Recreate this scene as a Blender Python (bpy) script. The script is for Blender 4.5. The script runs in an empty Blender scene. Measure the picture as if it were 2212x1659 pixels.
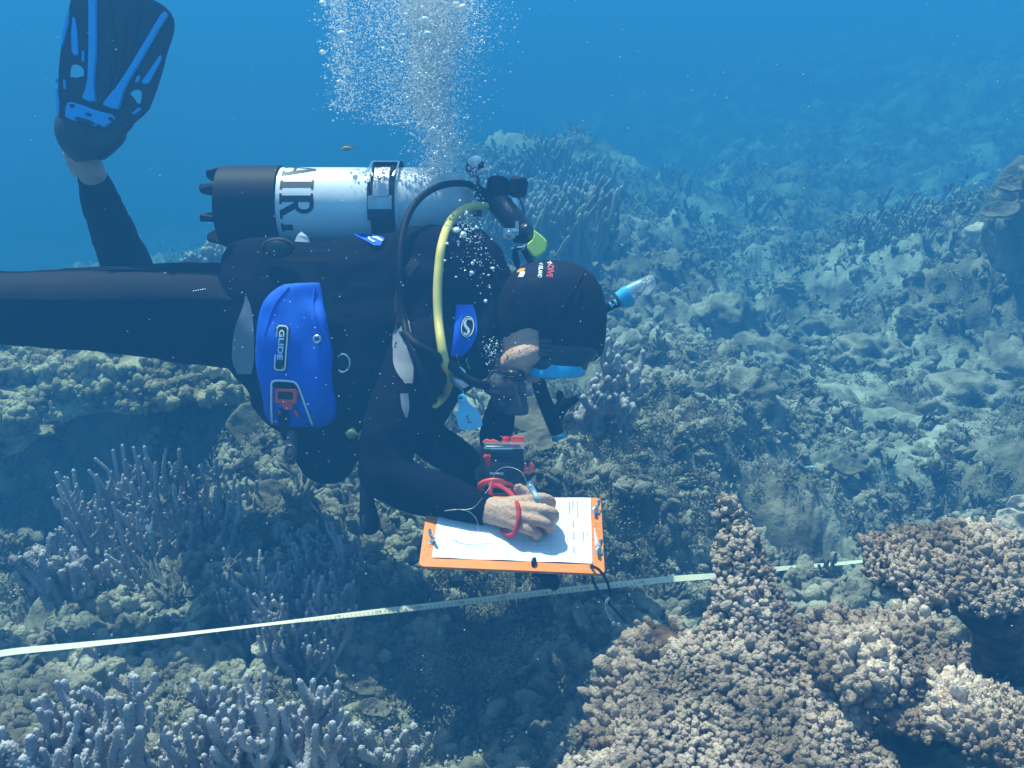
import bpy, bmesh, math, random
import numpy as np
from mathutils import Vector, Matrix
from mathutils.bvhtree import BVHTree
from mathutils.geometry import tessellate_polygon

scene = bpy.context.scene
COL = scene.collection
R = math.radians

# ------------------------------------------------------------------ camera
IW, IH, FPX = 2212.0, 1659.0, 2080.0        # photograph read at 2212 x 1659; focal length in those units
CAM_Z, PITCH = 1.6, 22.0
cam_data = bpy.data.cameras.new('camera')
cam_data.sensor_width = 36.0
cam_data.lens = FPX / IW * 36.0
cam_data.clip_start = 0.05
cam_data.clip_end = 500.0
cam = bpy.data.objects.new('camera', cam_data)
COL.objects.link(cam)
cam.location = (0, 0, CAM_Z)
cam.rotation_euler = (R(90 - PITCH), 0, 0)
scene.camera = cam
CM = Matrix.Translation((0, 0, CAM_Z)) @ Matrix.Rotation(R(90 - PITCH), 4, 'X')
CR = np.array(CM.to_3x3())
CO = np.array((0, 0, CAM_Z))

# ------------------------------------------------------------------ light
SUN_DIR = Vector((0.27, -0.33, -1.0)).normalized()      # direction the light travels
world = bpy.data.worlds.new('World')
scene.world = world
world.use_nodes = True
nt = world.node_tree
sky = nt.nodes.new('ShaderNodeTexSky')
sky.sky_type = 'NISHITA'
sky.sun_disc = False
sky.sun_elevation = math.asin(-SUN_DIR.z)
sky.sun_rotation = math.atan2(-SUN_DIR.x, -SUN_DIR.y)
nt.links.new(sky.outputs[0], nt.nodes['Background'].inputs[0])
nt.nodes['Background'].inputs[1].default_value = 0.135
sl = bpy.data.lights.new('sun', 'SUN')
sl.energy = 5.0
sl.angle = R(0.5)
sl.color = (1.0, 0.86, 0.72)
sun = bpy.data.objects.new('sun', sl)
COL.objects.link(sun)
sun.rotation_euler = SUN_DIR.to_track_quat('-Z', 'Y').to_euler()
scene.view_settings.view_transform = 'Standard'
scene.view_settings.look = 'None'
scene.view_settings.exposure = 1.15
scene.view_settings.gamma = 1.0
cy = scene.cycles
cy.volume_bounces = 0
cy.max_bounces = 6
cy.diffuse_bounces = 2
cy.glossy_bounces = 2
cy.transmission_bounces = 4
cy.transparent_max_bounces = 12
cy.caustics_reflective = False
cy.caustics_refractive = False
cy.use_denoising = True

# ------------------------------------------------------------------ helpers
def cv(px, py, d):
    return np.array(((px - IW / 2) / FPX * d, -(py - IH / 2) / FPX * d, -d))

def P(px, py, d):
    """a point of the place seen at (px, py), d metres in front of the camera"""
    return CR @ cv(px, py, d) + CO

CX, CY, CZ = CR[:, 0].copy(), CR[:, 1].copy(), -CR[:, 2].copy()   # right, up, away

def hsh(ix, iy, iz=0, seed=0):
    with np.errstate(over='ignore'):
        h = (np.asarray(ix, np.int64) * 374761393 + np.asarray(iy, np.int64) * 668265263
             + np.asarray(iz, np.int64) * 2147483647 + seed * 974634777) & 0xFFFFFFFF
        h = ((h ^ (h >> 13)) * 1274126177) & 0xFFFFFFFF
        h = ((h ^ (h >> 15)) * 2246822519) & 0xFFFFFFFF
        h = h ^ (h >> 16)
    return (h & 0xFFFFFF) / float(0x1000000)

def vn3(p, seed=0):
    i = np.floor(p).astype(np.int64)
    f = p - i
    f = f * f * f * (f * (f * 6 - 15) + 10)
    out = 0
    for a in (0, 1):
        wa = f[..., 0] if a else 1 - f[..., 0]
        for b in (0, 1):
            wb = f[..., 1] if b else 1 - f[..., 1]
            for c in (0, 1):
                wc = f[..., 2] if c else 1 - f[..., 2]
                out = out + wa * wb * wc * hsh(i[..., 0] + a, i[..., 1] + b, i[..., 2] + c, seed)
    return out * 2 - 1

def vn2(x, y, seed=0):
    ix, iy = np.floor(x).astype(np.int64), np.floor(y).astype(np.int64)
    fx, fy = x - ix, y - iy
    fx = fx * fx * fx * (fx * (fx * 6 - 15) + 10)
    fy = fy * fy * fy * (fy * (fy * 6 - 15) + 10)
    a = hsh(ix, iy, 0, seed); b = hsh(ix + 1, iy, 0, seed)
    c = hsh(ix, iy + 1, 0, seed); d = hsh(ix + 1, iy + 1, 0, seed)
    return ((a * (1 - fx) + b * fx) * (1 - fy) + (c * (1 - fx) + d * fx) * fy) * 2 - 1

def fbm2(x, y, seed=0, o=4):
    s, a = 0, 1.0
    for k in range(o):
        s = s + a * vn2(x * 2 ** k + 17.3 * k, y * 2 ** k - 9.1 * k, seed + k)
        a *= .5
    return s

def fbm3(p, seed=0, o=3):
    s, a = 0, 1.0
    for k in range(o):
        s = s + a * vn3(p * 2 ** k + 13.7 * k, seed + k)
        a *= .5
    return s

def cell2(x, y, seed=0):
    """distance to the nearest scattered point, and that point's own random number"""
    ix, iy = np.floor(x).astype(np.int64), np.floor(y).astype(np.int64)
    best = np.full(x.shape, 9.0); rid = np.zeros(x.shape)
    for a in (-1, 0, 1):
        for b in (-1, 0, 1):
            cx, cyy = ix + a, iy + b
            jx = cx + hsh(cx, cyy, 1, seed); jy = cyy + hsh(cx, cyy, 2, seed)
            d = np.hypot(x - jx, y - jy)
            m = d < best
            best = np.where(m, d, best); rid = np.where(m, hsh(cx, cyy, 3, seed), rid)
    return best, rid

# ---- materials
def mat(name, c1, c2=None, scale=30.0, rough=0.6, bump=0.0, bscale=None, metal=0.0, spec=0.5, lo=.35, hi=.65,
        c3=None, scale3=6.0, trans=0.0, ior=1.45, alpha=1.0, detail=5.0, attr=None, catt=None, coat=0.0, sheen=0.0):
    m = bpy.data.materials.new(name)
    m.use_nodes = True
    n = m.node_tree.nodes; L = m.node_tree.links
    b = n['Principled BSDF']
    b.inputs['Roughness'].default_value = rough
    b.inputs['Metallic'].default_value = metal
    b.inputs['Specular IOR Level'].default_value = spec
    b.inputs['Transmission Weight'].default_value = trans
    b.inputs['IOR'].default_value = ior
    b.inputs['Alpha'].default_value = alpha
    b.inputs['Coat Weight'].default_value = coat
    b.inputs['Sheen Weight'].default_value = sheen
    b.inputs['Base Color'].default_value = (*c1, 1)
    tc = n.new('ShaderNodeTexCoord')
    sock = None
    if c2:
        t = n.new('ShaderNodeTexNoise'); t.inputs['Scale'].default_value = scale; t.inputs['Detail'].default_value = detail
        L.new(tc.outputs['Object'], t.inputs['Vector'])
        r = n.new('ShaderNodeValToRGB')
        r.color_ramp.elements[0].position = lo; r.color_ramp.elements[0].color = (*c1, 1)
        r.color_ramp.elements[1].position = hi; r.color_ramp.elements[1].color = (*c2, 1)
        L.new(t.outputs['Fac'], r.inputs[0]); sock = r.outputs[0]
        if c3:
            t3 = n.new('ShaderNodeTexNoise'); t3.inputs['Scale'].default_value = scale3; t3.inputs['Detail'].default_value = 4
            L.new(tc.outputs['Object'], t3.inputs['Vector'])
            r3 = n.new('ShaderNodeValToRGB')
            r3.color_ramp.elements[0].position = .5; r3.color_ramp.elements[0].color = (0, 0, 0, 1)
            r3.color_ramp.elements[1].position = .64; r3.color_ramp.elements[1].color = (1, 1, 1, 1)
            L.new(t3.outputs['Fac'], r3.inputs[0])
            mx = n.new('ShaderNodeMix'); mx.data_type = 'RGBA'
            L.new(r3.outputs[0], mx.inputs[0]); L.new(sock, mx.inputs[6]); mx.inputs[7].default_value = (*c3, 1)
            sock = mx.outputs[2]
    if attr:
        a = n.new('ShaderNodeAttribute'); a.attribute_name = attr
        mx = n.new('ShaderNodeMix'); mx.data_type = 'RGBA'
        L.new(a.outputs['Fac'], mx.inputs[0])
        if sock: L.new(sock, mx.inputs[6])
        else: mx.inputs[6].default_value = (*c1, 1)
        mx.inputs[7].default_value = (*catt, 1)
        sock = mx.outputs[2]
    if sock: L.new(sock, b.inputs['Base Color'])
    if bump:
        t2 = n.new('ShaderNodeTexNoise'); t2.inputs['Scale'].default_value = bscale or scale * 4; t2.inputs['Detail'].default_value = 6
        L.new(tc.outputs['Object'], t2.inputs['Vector'])
        bp = n.new('ShaderNodeBump'); bp.inputs['Strength'].default_value = bump; bp.inputs['Distance'].default_value = .01
        L.new(t2.outputs['Fac'], bp.inputs['Height']); L.new(bp.outputs[0], b.inputs['Normal'])
    return m

M = {}
M['reef'] = mat('reef', (.07, .07, .052), (.24, .225, .17), 9, .95, .9, 60, lo=.36, hi=.66, c3=(.40, .40, .32), scale3=1.9, spec=.1)
M['turf'] = mat('turf', (.13, .125, .085), (.36, .33, .24), 14, .95, 0, spec=.1, lo=.38, hi=.64, c3=(.15, .155, .125), scale3=3)
M['rubble'] = mat('rubble', (.12, .115, .09), (.40, .38, .30), 7, .95, .8, 150, spec=.1, lo=.38, hi=.64)
M['twig'] = mat('twig', (.10, .10, .09), (.27, .26, .22), 8, .95, .5, 120, spec=.1)
M['finger'] = mat('finger', (.22, .205, .22), (.46, .43, .455), 10, .9, .5, 260, spec=.15, attr='tip', catt=(.56, .53, .54))
M['field'] = mat('field', (.12, .12, .10), (.27, .27, .24), 5, .9, .4, 90, spec=.1, attr='tip', catt=(.45, .46, .42))
M['digit'] = mat('digit', (.026, .016, .010), (.21, .135, .09), 34, .92, .9, 230, spec=.15, attr='tip', catt=(.88, .69, .55))  # dark base holds gap shade; pale growing tips brightened as if sunlit
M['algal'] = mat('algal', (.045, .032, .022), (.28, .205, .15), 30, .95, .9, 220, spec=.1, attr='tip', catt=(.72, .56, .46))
M['plate'] = mat('plate', (.09, .085, .065), (.19, .175, .135), 14, .9, .4, 160, spec=.1)
M['pale'] = mat('pale', (.42, .38, .31), (.58, .53, .45), 16, .9, .4, 160, spec=.1)

# ---- mesh builder
class MB:
    def __init__(s):
        s.v, s.f, s.n, s.a = [], [], 0, []
    def add(s, v, f, a=None):
        v = np.asarray(v, float).reshape(-1, 3)
        o = s.n
        s.v.append(v)
        s.a.append(np.zeros(len(v)) if a is None else np.asarray(a, float))
        s.f.extend([tuple(i + o for i in q) for q in f])
        s.n += len(v)
        return s
    def grid(s, g, a=None, wrap_u=False, wrap_v=False, cap=False):
        """g: (rows, cols, 3)"""
        g = np.asarray(g, float); r, c = g.shape[:2]
        f = []
        for i in range(r - (0 if wrap_v else 1)):
            i2 = (i + 1) % r
            for j in range(c - (0 if wrap_u else 1)):
                j2 = (j + 1) % c
                f.append((i * c + j, i * c + j2, i2 * c + j2, i2 * c + j))
        if cap:
            f.append(tuple(range(c - 1, -1, -1)))
            f.append(tuple(range((r - 1) * c, r * c)))
        return s.add(g.reshape(-1, 3), f, None if a is None else np.asarray(a).reshape(-1))
    def tube(s, pts, rad, n=12, flat=None, cap=True, disp=None, a=None):
        pts = np.asarray(pts, float); rad = np.broadcast_to(np.asarray(rad, float), (len(pts),))
        t = np.gradient(pts, axis=0); t /= np.linalg.norm(t, axis=1)[:, None] + 1e-12
        ref = np.array(flat if flat is not None else (0.31, 0.2, 0.93))
        u = ref - t[0] * (ref @ t[0]); u /= np.linalg.norm(u)
        ph = np.linspace(0, 2 * math.pi, n, endpoint=False)
        g = np.zeros((len(pts), n, 3))
        for i in range(len(pts)):
            u = u - t[i] * (u @ t[i]); u /= np.linalg.norm(u) + 1e-12
            w = np.cross(t[i], u)
            k = rad[i] if disp is None else rad[i] * disp[i][:, None]
            g[i] = pts[i] + k * (np.cos(ph)[:, None] * u + np.sin(ph)[:, None] * w)
        if a is not None: a = np.repeat(np.asarray(a)[:, None], n, 1)
        return s.grid(g, a, wrap_u=True, cap=cap)
    def ball(s, c, r, n=12, m=8, rot=None):
        r = np.broadcast_to(np.asarray(r, float), (3,))
        th = np.linspace(0.001, math.pi - .001, m); ph = np.linspace(0, 2 * math.pi, n, endpoint=False)
        g = np.stack([np.sin(th)[:, None] * np.cos(ph), np.sin(th)[:, None] * np.sin(ph),
                      np.repeat(np.cos(th)[:, None], n, 1)], -1) * r
        if rot is not None: g = g @ np.asarray(rot).T
        return s.grid(g + np.asarray(c), wrap_u=True, cap=True)
    def box(s, c, ax, ay, az):
        c, ax, ay, az = map(np.asarray, (c, ax, ay, az))
        v = [c + i * ax + j * ay + k * az for k in (-1, 1) for j in (-1, 1) for i in (-1, 1)]
        return s.add(v, [(0, 2, 3, 1), (4, 5, 7, 6), (0, 1, 5, 4), (2, 6, 7, 3), (0, 4, 6, 2), (1, 3, 7, 5)])
    def prism(s, front, vec):
        """polygon given in 3-D (list of loops: outline, then holes) pushed along vec"""
        loops = [np.asarray(l, float) for l in front]
        allv = np.concatenate(loops); n = len(allv)
        tri = tessellate_polygon([[Vector(p) for p in l] for l in loops])
        vec = np.asarray(vec, float)
        f = [tuple(t) for t in tri] + [tuple(i + n for i in reversed(t)) for t in tri]
        o = 0
        for l in loops:
            k = len(l)
            for i in range(k):
                j = (i + 1) % k
                f.append((o + i, o + j, n + o + j, n + o + i))
            o += k
        return s.add(np.concatenate([allv, allv + vec]), f)
    def lathe(s, c, axis, prof, n=24, ref=None):
        """prof: (distance along axis, radius)"""
        axis = np.asarray(axis, float); axis = axis / np.linalg.norm(axis)
        return s.tube([np.asarray(c) + axis * h for h, _ in prof], [r for _, r in prof], n, cap=True) if 0 else s._lathe(c, axis, prof, n)
    def _lathe(s, c, axis, prof, n):
        ref = np.array((0.31, 0.2, 0.93)); u = ref - axis * (ref @ axis); u /= np.linalg.norm(u); w = np.cross(axis, u)
        ph = np.linspace(0, 2 * math.pi, n, endpoint=False)
        ring = np.cos(ph)[:, None] * u + np.sin(ph)[:, None] * w
        g = np.array([np.asarray(c) + axis * h + max(r, 1e-4) * ring for h, r in prof])
        return s.grid(g, wrap_u=True, cap=True)
    def verts(s):
        return np.concatenate(s.v) if s.v else np.zeros((0, 3))

def root_loc(o):
    l = np.zeros(3)
    while o is not None:
        l = l + np.array(o.location); o = o.parent
    return l

def quick_mesh(name, v, f, sharp=None):
    me = bpy.data.meshes.new(name)
    me.from_pydata(np.asarray(v).tolist(), [], f)
    me.validate(verbose=False)
    bm = bmesh.new(); bm.from_mesh(me); bmesh.ops.recalc_face_normals(bm, faces=bm.faces); bm.to_mesh(me); bm.free()
    return me

def part(name, mb, m, parent=None, smooth=True, sharp=40, bevel=0, remesh=0, smoothit=0, fn=None, subd=0, normals=True):
    v = mb.verts()
    org = root_loc(parent)
    me = bpy.data.meshes.new(name)
    me.from_pydata((v - org).tolist(), [], mb.f)
    if normals:
        bm = bmesh.new(); bm.from_mesh(me); bmesh.ops.recalc_face_normals(bm, faces=bm.faces); bm.to_mesh(me); bm.free()
    o = bpy.data.objects.new(name, me)
    COL.objects.link(o)
    if remesh or smoothit or subd:
        if remesh:
            md = o.modifiers.new('r', 'REMESH'); md.mode = 'VOXEL'; md.voxel_size = remesh
        if subd:
            md = o.modifiers.new('d', 'SUBSURF'); md.levels = md.render_levels = subd
        if smoothit:
            md = o.modifiers.new('s', 'SMOOTH'); md.factor = .5; md.iterations = smoothit
        dg = bpy.context.evaluated_depsgraph_get()
        me2 = bpy.data.meshes.new_from_object(o.evaluated_get(dg))
        o.modifiers.clear(); o.data = me2; bpy.data.meshes.remove(me); me = me2; me.name = name
    elif any(np.any(a) for a in mb.a):
        at = me.attributes.new('tip', 'FLOAT', 'POINT'); at.data.foreach_set('value', np.concatenate(mb.a))
    if fn:
        n = len(me.vertices); co = np.empty(n * 3); me.vertices.foreach_get('co', co); co = co.reshape(-1, 3)
        no = np.empty(n * 3); me.vertices.foreach_get('normal', no); no = no.reshape(-1, 3)
        me.vertices.foreach_set('co', fn(co + org, no).reshape(-1) - np.tile(org, n)); me.update()
    if bevel:
        md = o.modifiers.new('bevel', 'BEVEL'); md.width = bevel; md.segments = 2; md.limit_method = 'ANGLE'; md.angle_limit = R(40)
    if smooth:
        me.polygons.foreach_set('use_smooth', [True] * len(me.polygons))
        if sharp and not remesh: me.set_sharp_from_angle(angle=R(sharp))
    if m is not None: me.materials.append(m)
    if parent is not None: o.parent = parent
    return o

def tag(o, label=None, cat=None, group=None, kind=None):
    if label: o['label'] = label
    if cat: o['category'] = cat
    if group: o['group'] = group
    if kind: o['kind'] = kind
    return o

def thing(name, loc, label, cat, group=None):
    o = bpy.data.objects.new(name, None); COL.objects.link(o)
    o.empty_display_size = .05
    o.location = Vector([float(x) for x in loc])
    return tag(o, label, cat, group)

def spl(pts, k=8):
    """Catmull-Rom through rows of any width"""
    p = np.asarray(pts, float)
    p = np.vstack([2 * p[0] - p[1], p, 2 * p[-1] - p[-2]])
    out = []
    for i in range(1, len(p) - 2):
        t = np.linspace(0, 1, k, endpoint=False)[:, None]
        a, b, c, d = p[i - 1], p[i], p[i + 1], p[i + 2]
        out.append(.5 * ((2 * b) + (-a + c) * t + (2 * a - 5 * b + 4 * c - d) * t ** 2 + (-a + 3 * b - 3 * c + d) * t ** 3))
    out.append(p[-2][None])
    return np.vstack(out)

def pxtube(mb, rows, n=14, k=8, metres=False, flat=None):
    """rows of (px, py, d, radius in px or metres)"""
    r = spl(rows, k)
    pts = [P(*q[:3]) for q in r]
    rad = r[:, 3] if metres else r[:, 3] * r[:, 2] / FPX
    return mb.tube(pts, np.maximum(rad, 1e-4), n, flat=flat)

def loft(mb, rows, n=40, k=6, e=2.3):
    """rows of (px, y_top, y_bottom, d, half depth): rings standing in the up/away plane"""
    r = spl(rows, k)
    ph = np.linspace(0, 2 * math.pi, n, endpoint=False)
    cs = np.sign(np.cos(ph)) * np.abs(np.cos(ph)) ** (2 / e); sn = np.sign(np.sin(ph)) * np.abs(np.sin(ph)) ** (2 / e)
    g = []
    for x, yt, yb, d, hz in r:
        c = P(x, (yt + yb) / 2, d); hy = max((yb - yt) / 2 * d / FPX, .002)
        g.append(c + hy * cs[:, None] * CY + max(hz, .002) * sn[:, None] * CZ)
    return mb.grid(np.array(g), wrap_u=True, cap=True)

def bvh_of(*objs):
    vs, fs, o = [], [], 0
    for ob in objs:
        me = ob.data; n = len(me.vertices); co = np.empty(n * 3); me.vertices.foreach_get('co', co)
        vs.append(co.reshape(-1, 3) + root_loc(ob)); fs += [[i + o for i in p.vertices] for p in me.polygons]; o += n
    return BVHTree.FromPolygons(np.concatenate(vs).tolist(), fs)

def depth_on(bvh, px, py, default):
    dv = P(px, py, 1.0) - CO
    h = bvh.ray_cast(Vector(CO), Vector(dv).normalized(), 20)
    if h[0] is None: return default
    return float((np.array(h[0]) - CO) @ CZ)

def on_rows(bvh, rows, off, default=None):
    out = []
    for px, py, r in rows:
        out.append((px, py, depth_on(bvh, px, py, default if default else (out[-1][2] + off if out else 2.1)) - off, r))
    return out

def sheet(mb, bvh, rows, off, thick, nu=14, k=5, default=2.1, sm=3, bulge=0.0):
    """a cloth or rubber piece lying on a surface; rows of (py, x_left, x_right) from top to bottom"""
    r = spl(rows, k); nr = len(r)
    D = np.zeros((nr, nu)); X = np.zeros((nr, nu)); Y = np.zeros((nr, nu))
    for i, (py, xl, xr) in enumerate(r):
        for j in range(nu):
            t = j / (nu - 1); X[i, j] = xl + (xr - xl) * t; Y[i, j] = py
            D[i, j] = depth_on(bvh, X[i, j], py, np.nan)
    if np.all(np.isnan(D)): D[:] = default
    idx = np.argwhere(~np.isnan(D))
    for i, j in np.argwhere(np.isnan(D)):
        q = idx[np.argmin(((idx - (i, j)) ** 2).sum(1))]; D[i, j] = D[q[0], q[1]]
    for _ in range(sm):
        E = np.pad(D, 1, mode='edge'); D = (E[1:-1, 1:-1] * 2 + E[:-2, 1:-1] + E[2:, 1:-1] + E[1:-1, :-2] + E[1:-1, 2:]) / 6
    ii = np.linspace(0, math.pi, nr)[:, None]; jj = np.linspace(0, math.pi, nu)[None]
    D = D - off - bulge * np.sqrt(np.clip(np.sin(ii) * np.sin(jj), 0, 1))
    F = np.array([[P(X[i, j], Y[i, j], D[i, j]) for j in range(nu)] for i in range(nr)])
    B = np.array([[P(X[i, j], Y[i, j], D[i, j] + thick) for j in range(nu)] for i in range(nr)])
    n = nr * nu
    f = []
    for i in range(nr - 1):
        for j in range(nu - 1):
            q = (i * nu + j, i * nu + j + 1, (i + 1) * nu + j + 1, (i + 1) * nu + j)
            f += [q, tuple(n + x for x in reversed(q))]
    rim = [j for j in range(nu)] + [i * nu + nu - 1 for i in range(1, nr)] + [(nr - 1) * nu + j for j in range(nu - 2, -1, -1)] + [i * nu for i in range(nr - 2, 0, -1)]
    for a, b in zip(rim, rim[1:] + rim[:1]): f.append((a, n + a, n + b, b))
    return mb.add(np.vstack([F.reshape(-1, 3), B.reshape(-1, 3)]), f)

def flatpx(mb, loops, dfn, thick):
    """outline loops in px given a real distance by dfn and a real thickness (away from us)"""
    L3 = [[P(x, y, dfn(x, y)) for x, y in l] for l in loops]
    return mb.prism(L3, CZ * thick)

_tc = {}
def glyphs(text, bold=0.0):
    """outline of words as flat triangles: 2-D points (letter height about 0.7) and faces"""
    if (text, bold) in _tc: return _tc[(text, bold)]
    cu = bpy.data.curves.new('t', 'FONT'); cu.body = text; cu.offset = bold; cu.resolution_u = 3
    ob = bpy.data.objects.new('t', cu); COL.objects.link(ob)
    dg = bpy.context.evaluated_depsgraph_get()
    me = bpy.data.meshes.new_from_object(ob.evaluated_get(dg))
    v = np.array([q.co[:2] for q in me.vertices]); f = [tuple(p.vertices) for p in me.polygons]
    bpy.data.objects.remove(ob); bpy.data.curves.remove(cu); bpy.data.meshes.remove(me)
    _tc[(text, bold)] = (v, f)
    return v, f

# ------------------------------------------------------------------ the reef bed
CTRL = [  # places on the sea bed: where they are seen and how far away they lie
 (50,930,3.35),(250,910,3.4),(450,890,3.5),(150,880,3.9),(400,860,4.0),(-200,950,3.4),(-200,850,4.0),(50,850,4.3),(600,900,3.5),
 (200,790,5),(-250,790,5),(500,780,5),(0,800,5.2),(720,740,6.5),(200,760,7.5),(500,760,7.5),(-300,760,8),(200,740,15),(750,700,16),(-300,740,15),(300,720,40),(-400,720,40),(900,660,40),(980,600,14),(800,680,9),(900,620,8.5),(960,560,8),
 (100,1190,3.1),(300,1190,3.1),(470,1150,3.2),(-150,1190,3.1),(150,1230,2.95),(330,1230,2.95),(520,1010,2.95),(620,960,3.1),(0,1180,2.6),(-200,1180,2.5),
 (60,1260,2.42),(120,1340,2.25),(330,1330,2.36),(250,1250,2.5),(-250,1350,2.15),
 (100,1450,1.97),(350,1450,2.05),(150,1600,1.6),(300,1650,1.58),(600,1640,1.72),(-200,1600,1.6),(450,1550,1.8),(200,1900,1.2),(700,1900,1.35),
 (700,1130,2.75),(620,1250,2.45),(800,1250,2.5),(650,1420,2.25),(1000,1330,2.5),(1100,1400,2.35),(850,1450,2.12),(900,1250,2.5),
 (800,1600,1.9),(1000,1620,1.95),(1180,1560,2.05),(1100,1640,1.9),(1250,1450,2.15),(1100,1900,1.45),
 (880,1000,3.1),(1000,950,3.3),(1150,950,3.1),(1300,980,2.75),(1450,950,2.85),(1380,1100,2.5),(1450,1180,2.5),(1350,1250,2.52),(1330,1370,2.2),(1500,1300,2.5),
 (1650,1220,2.95),(1700,1100,2.95),(1850,960,3.5),(1750,900,3.7),(2000,850,4.1),(2150,850,4.0),(1850,700,5.3),(2000,680,5.2),(1680,780,4.6),(1560,870,3.6),(1480,800,3.9),(1380,700,4.7),(1280,600,5.6),
 (1150,600,5.5),(1200,480,7.5),(1120,370,9.0),(1230,365,9.2),(1090,420,8.6),(1350,420,9.2),(1480,480,9.0),(1550,600,6.6),(1700,560,7.5),(1650,450,10),(1450,430,14),(1700,340,13.5),(1950,285,15),(2150,165,16),
 (1250,430,16),(1080,520,16),(1700,270,20),(1950,130,22),(2200,40,24),(1500,430,40),(1900,230,40),(2300,60,40),
 (2060,560,6.5),(2130,560,5.4),(2200,460,4.8),(2230,360,4.9),(2300,400,4.5),(2190,640,4.7),(2100,1000,3.3),(2210,1000,3.1),(2150,1150,3.0),(2000,1150,3.2),(1850,1150,3.2),
 (1800,1250,2.8),(1750,1380,2.0),(2100,1420,2.0),(2000,1550,1.72),(2200,1640,1.55),(1850,1640,1.6),(1600,1600,1.65),(1450,1500,1.85),(1400,1640,1.7),(1700,1900,1.25),(2300,1900,1.2),(2500,1300,2.0),(2600,800,3.5)]
_cw = np.array([P(*c) for c in CTRL])
_ca = np.arctan2(_cw[:, 0], _cw[:, 1]); _cl = np.log(np.hypot(_cw[:, 0], _cw[:, 1])); _cz = _cw[:, 2]

def base_h(x, y):
    a = np.arctan2(x, y); l = np.log(np.hypot(x, y) + 1e-3)
    num = np.zeros(x.shape); den = np.zeros(x.shape)
    for i in range(len(_cz)):
        da = (a - _ca[i] + math.pi) % (2 * math.pi) - math.pi
        w = 1.0 / (da ** 2 * 1.3 + (l - _cl[i]) ** 2 + .0012) ** 2.6
        num += w * _cz[i]; den += w
    return num / den

SANDS = [(1910, 950, 3.55, .55, .42, 3), (1690, 830, 4.3, .6, .5, 4), (2060, 1500, 1.85, .34, .28, 6)]
def height(x, y):
    h0 = h = base_h(x, y)
    r = np.hypot(x, y)
    far = np.clip((r - 3) / 6, 0, 1)
    wx = x + .12 * vn2(x * 3, y * 3, 91); wy = y + .12 * vn2(x * 3 + 7, y * 3, 92)
    c1, i1 = cell2(wx * 1.9, wy * 1.9, 5)
    c2, i2 = cell2(wx * 6.5, wy * 6.5, 6)
    c3, i3 = cell2(wx * 19, wy * 19, 7)
    h = h + (.06 + .10 * far) * fbm2(x * 1.3, y * 1.3, 3, 3)
    h = h + (.10 + .22 * far) * (np.clip(1 - c1 * c1 * 1.6, 0, 1) - .45) * (.3 + i1)
    h = h + .075 * (np.clip(1 - c2 * c2 * 1.5, 0, 1) - .45) * (.3 + 1.2 * i2)
    h = h + .028 * (np.clip(1 - c3 * c3 * 1.5, 0, 1) - .45) * (.2 + 1.3 * i3)
    h = h + .014 * fbm2(x * 34, y * 34, 12, 3)
    k = 0
    for px, py, d, rx, ry, sd in SANDS:
        c = P(px, py, d); k = np.maximum(k, np.exp(-(((x - c[0]) / rx) ** 2 + ((y - c[1]) / ry) ** 2) ** 1.5))
    return h0 + (h - h0) * (1 - .82 * k)

def make_bed():
    a = np.concatenate([np.linspace(-180, -38, 90, endpoint=False), np.linspace(-38, 38, 1000, endpoint=False), np.linspace(38, 180, 90, endpoint=False)])
    a = np.radians(a); r = np.exp(np.linspace(math.log(.55), math.log(70), 760))
    A, RR = np.meshgrid(a, r)
    X, Y = RR * np.sin(A), RR * np.cos(A)
    Z = height(X, Y)
    n, m = Z.shape
    v = np.stack([X, Y, Z], -1).reshape(-1, 3)
    i = np.arange(n - 1)[:, None]; j = np.arange(m)[None]; j2 = (j + 1) % m
    q = np.stack([i * m + j, (i + 1) * m + j, (i + 1) * m + j2, i * m + j2], -1).reshape(-1, 4)
    me = bpy.data.meshes.new('seabed')
    nv = len(v) + 1
    me.vertices.add(nv); me.vertices.foreach_set('co', np.vstack([v, [[0, 0, Z[0].mean()]]]).astype(np.float32).reshape(-1))
    tri = np.stack([np.full(m, nv - 1), np.arange(m), (np.arange(m) + 1) % m], -1)
    loops = np.concatenate([q.reshape(-1), tri.reshape(-1)])
    starts = np.concatenate([np.arange(len(q)) * 4, len(q) * 4 + np.arange(m) * 3])
    me.loops.add(len(loops)); me.loops.foreach_set('vertex_index', loops.astype(np.int32))
    me.polygons.add(len(starts)); me.polygons.foreach_set('loop_start', starts.astype(np.int32))
    me.update(calc_edges=True); me.validate()
    me.polygons.foreach_set('use_smooth', np.ones(len(me.polygons), bool))
    me.materials.append(M['reef'])
    o = bpy.data.objects.new('seabed', me); COL.objects.link(o)
    return tag(o, kind='structure')
seabed = make_bed()

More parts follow.
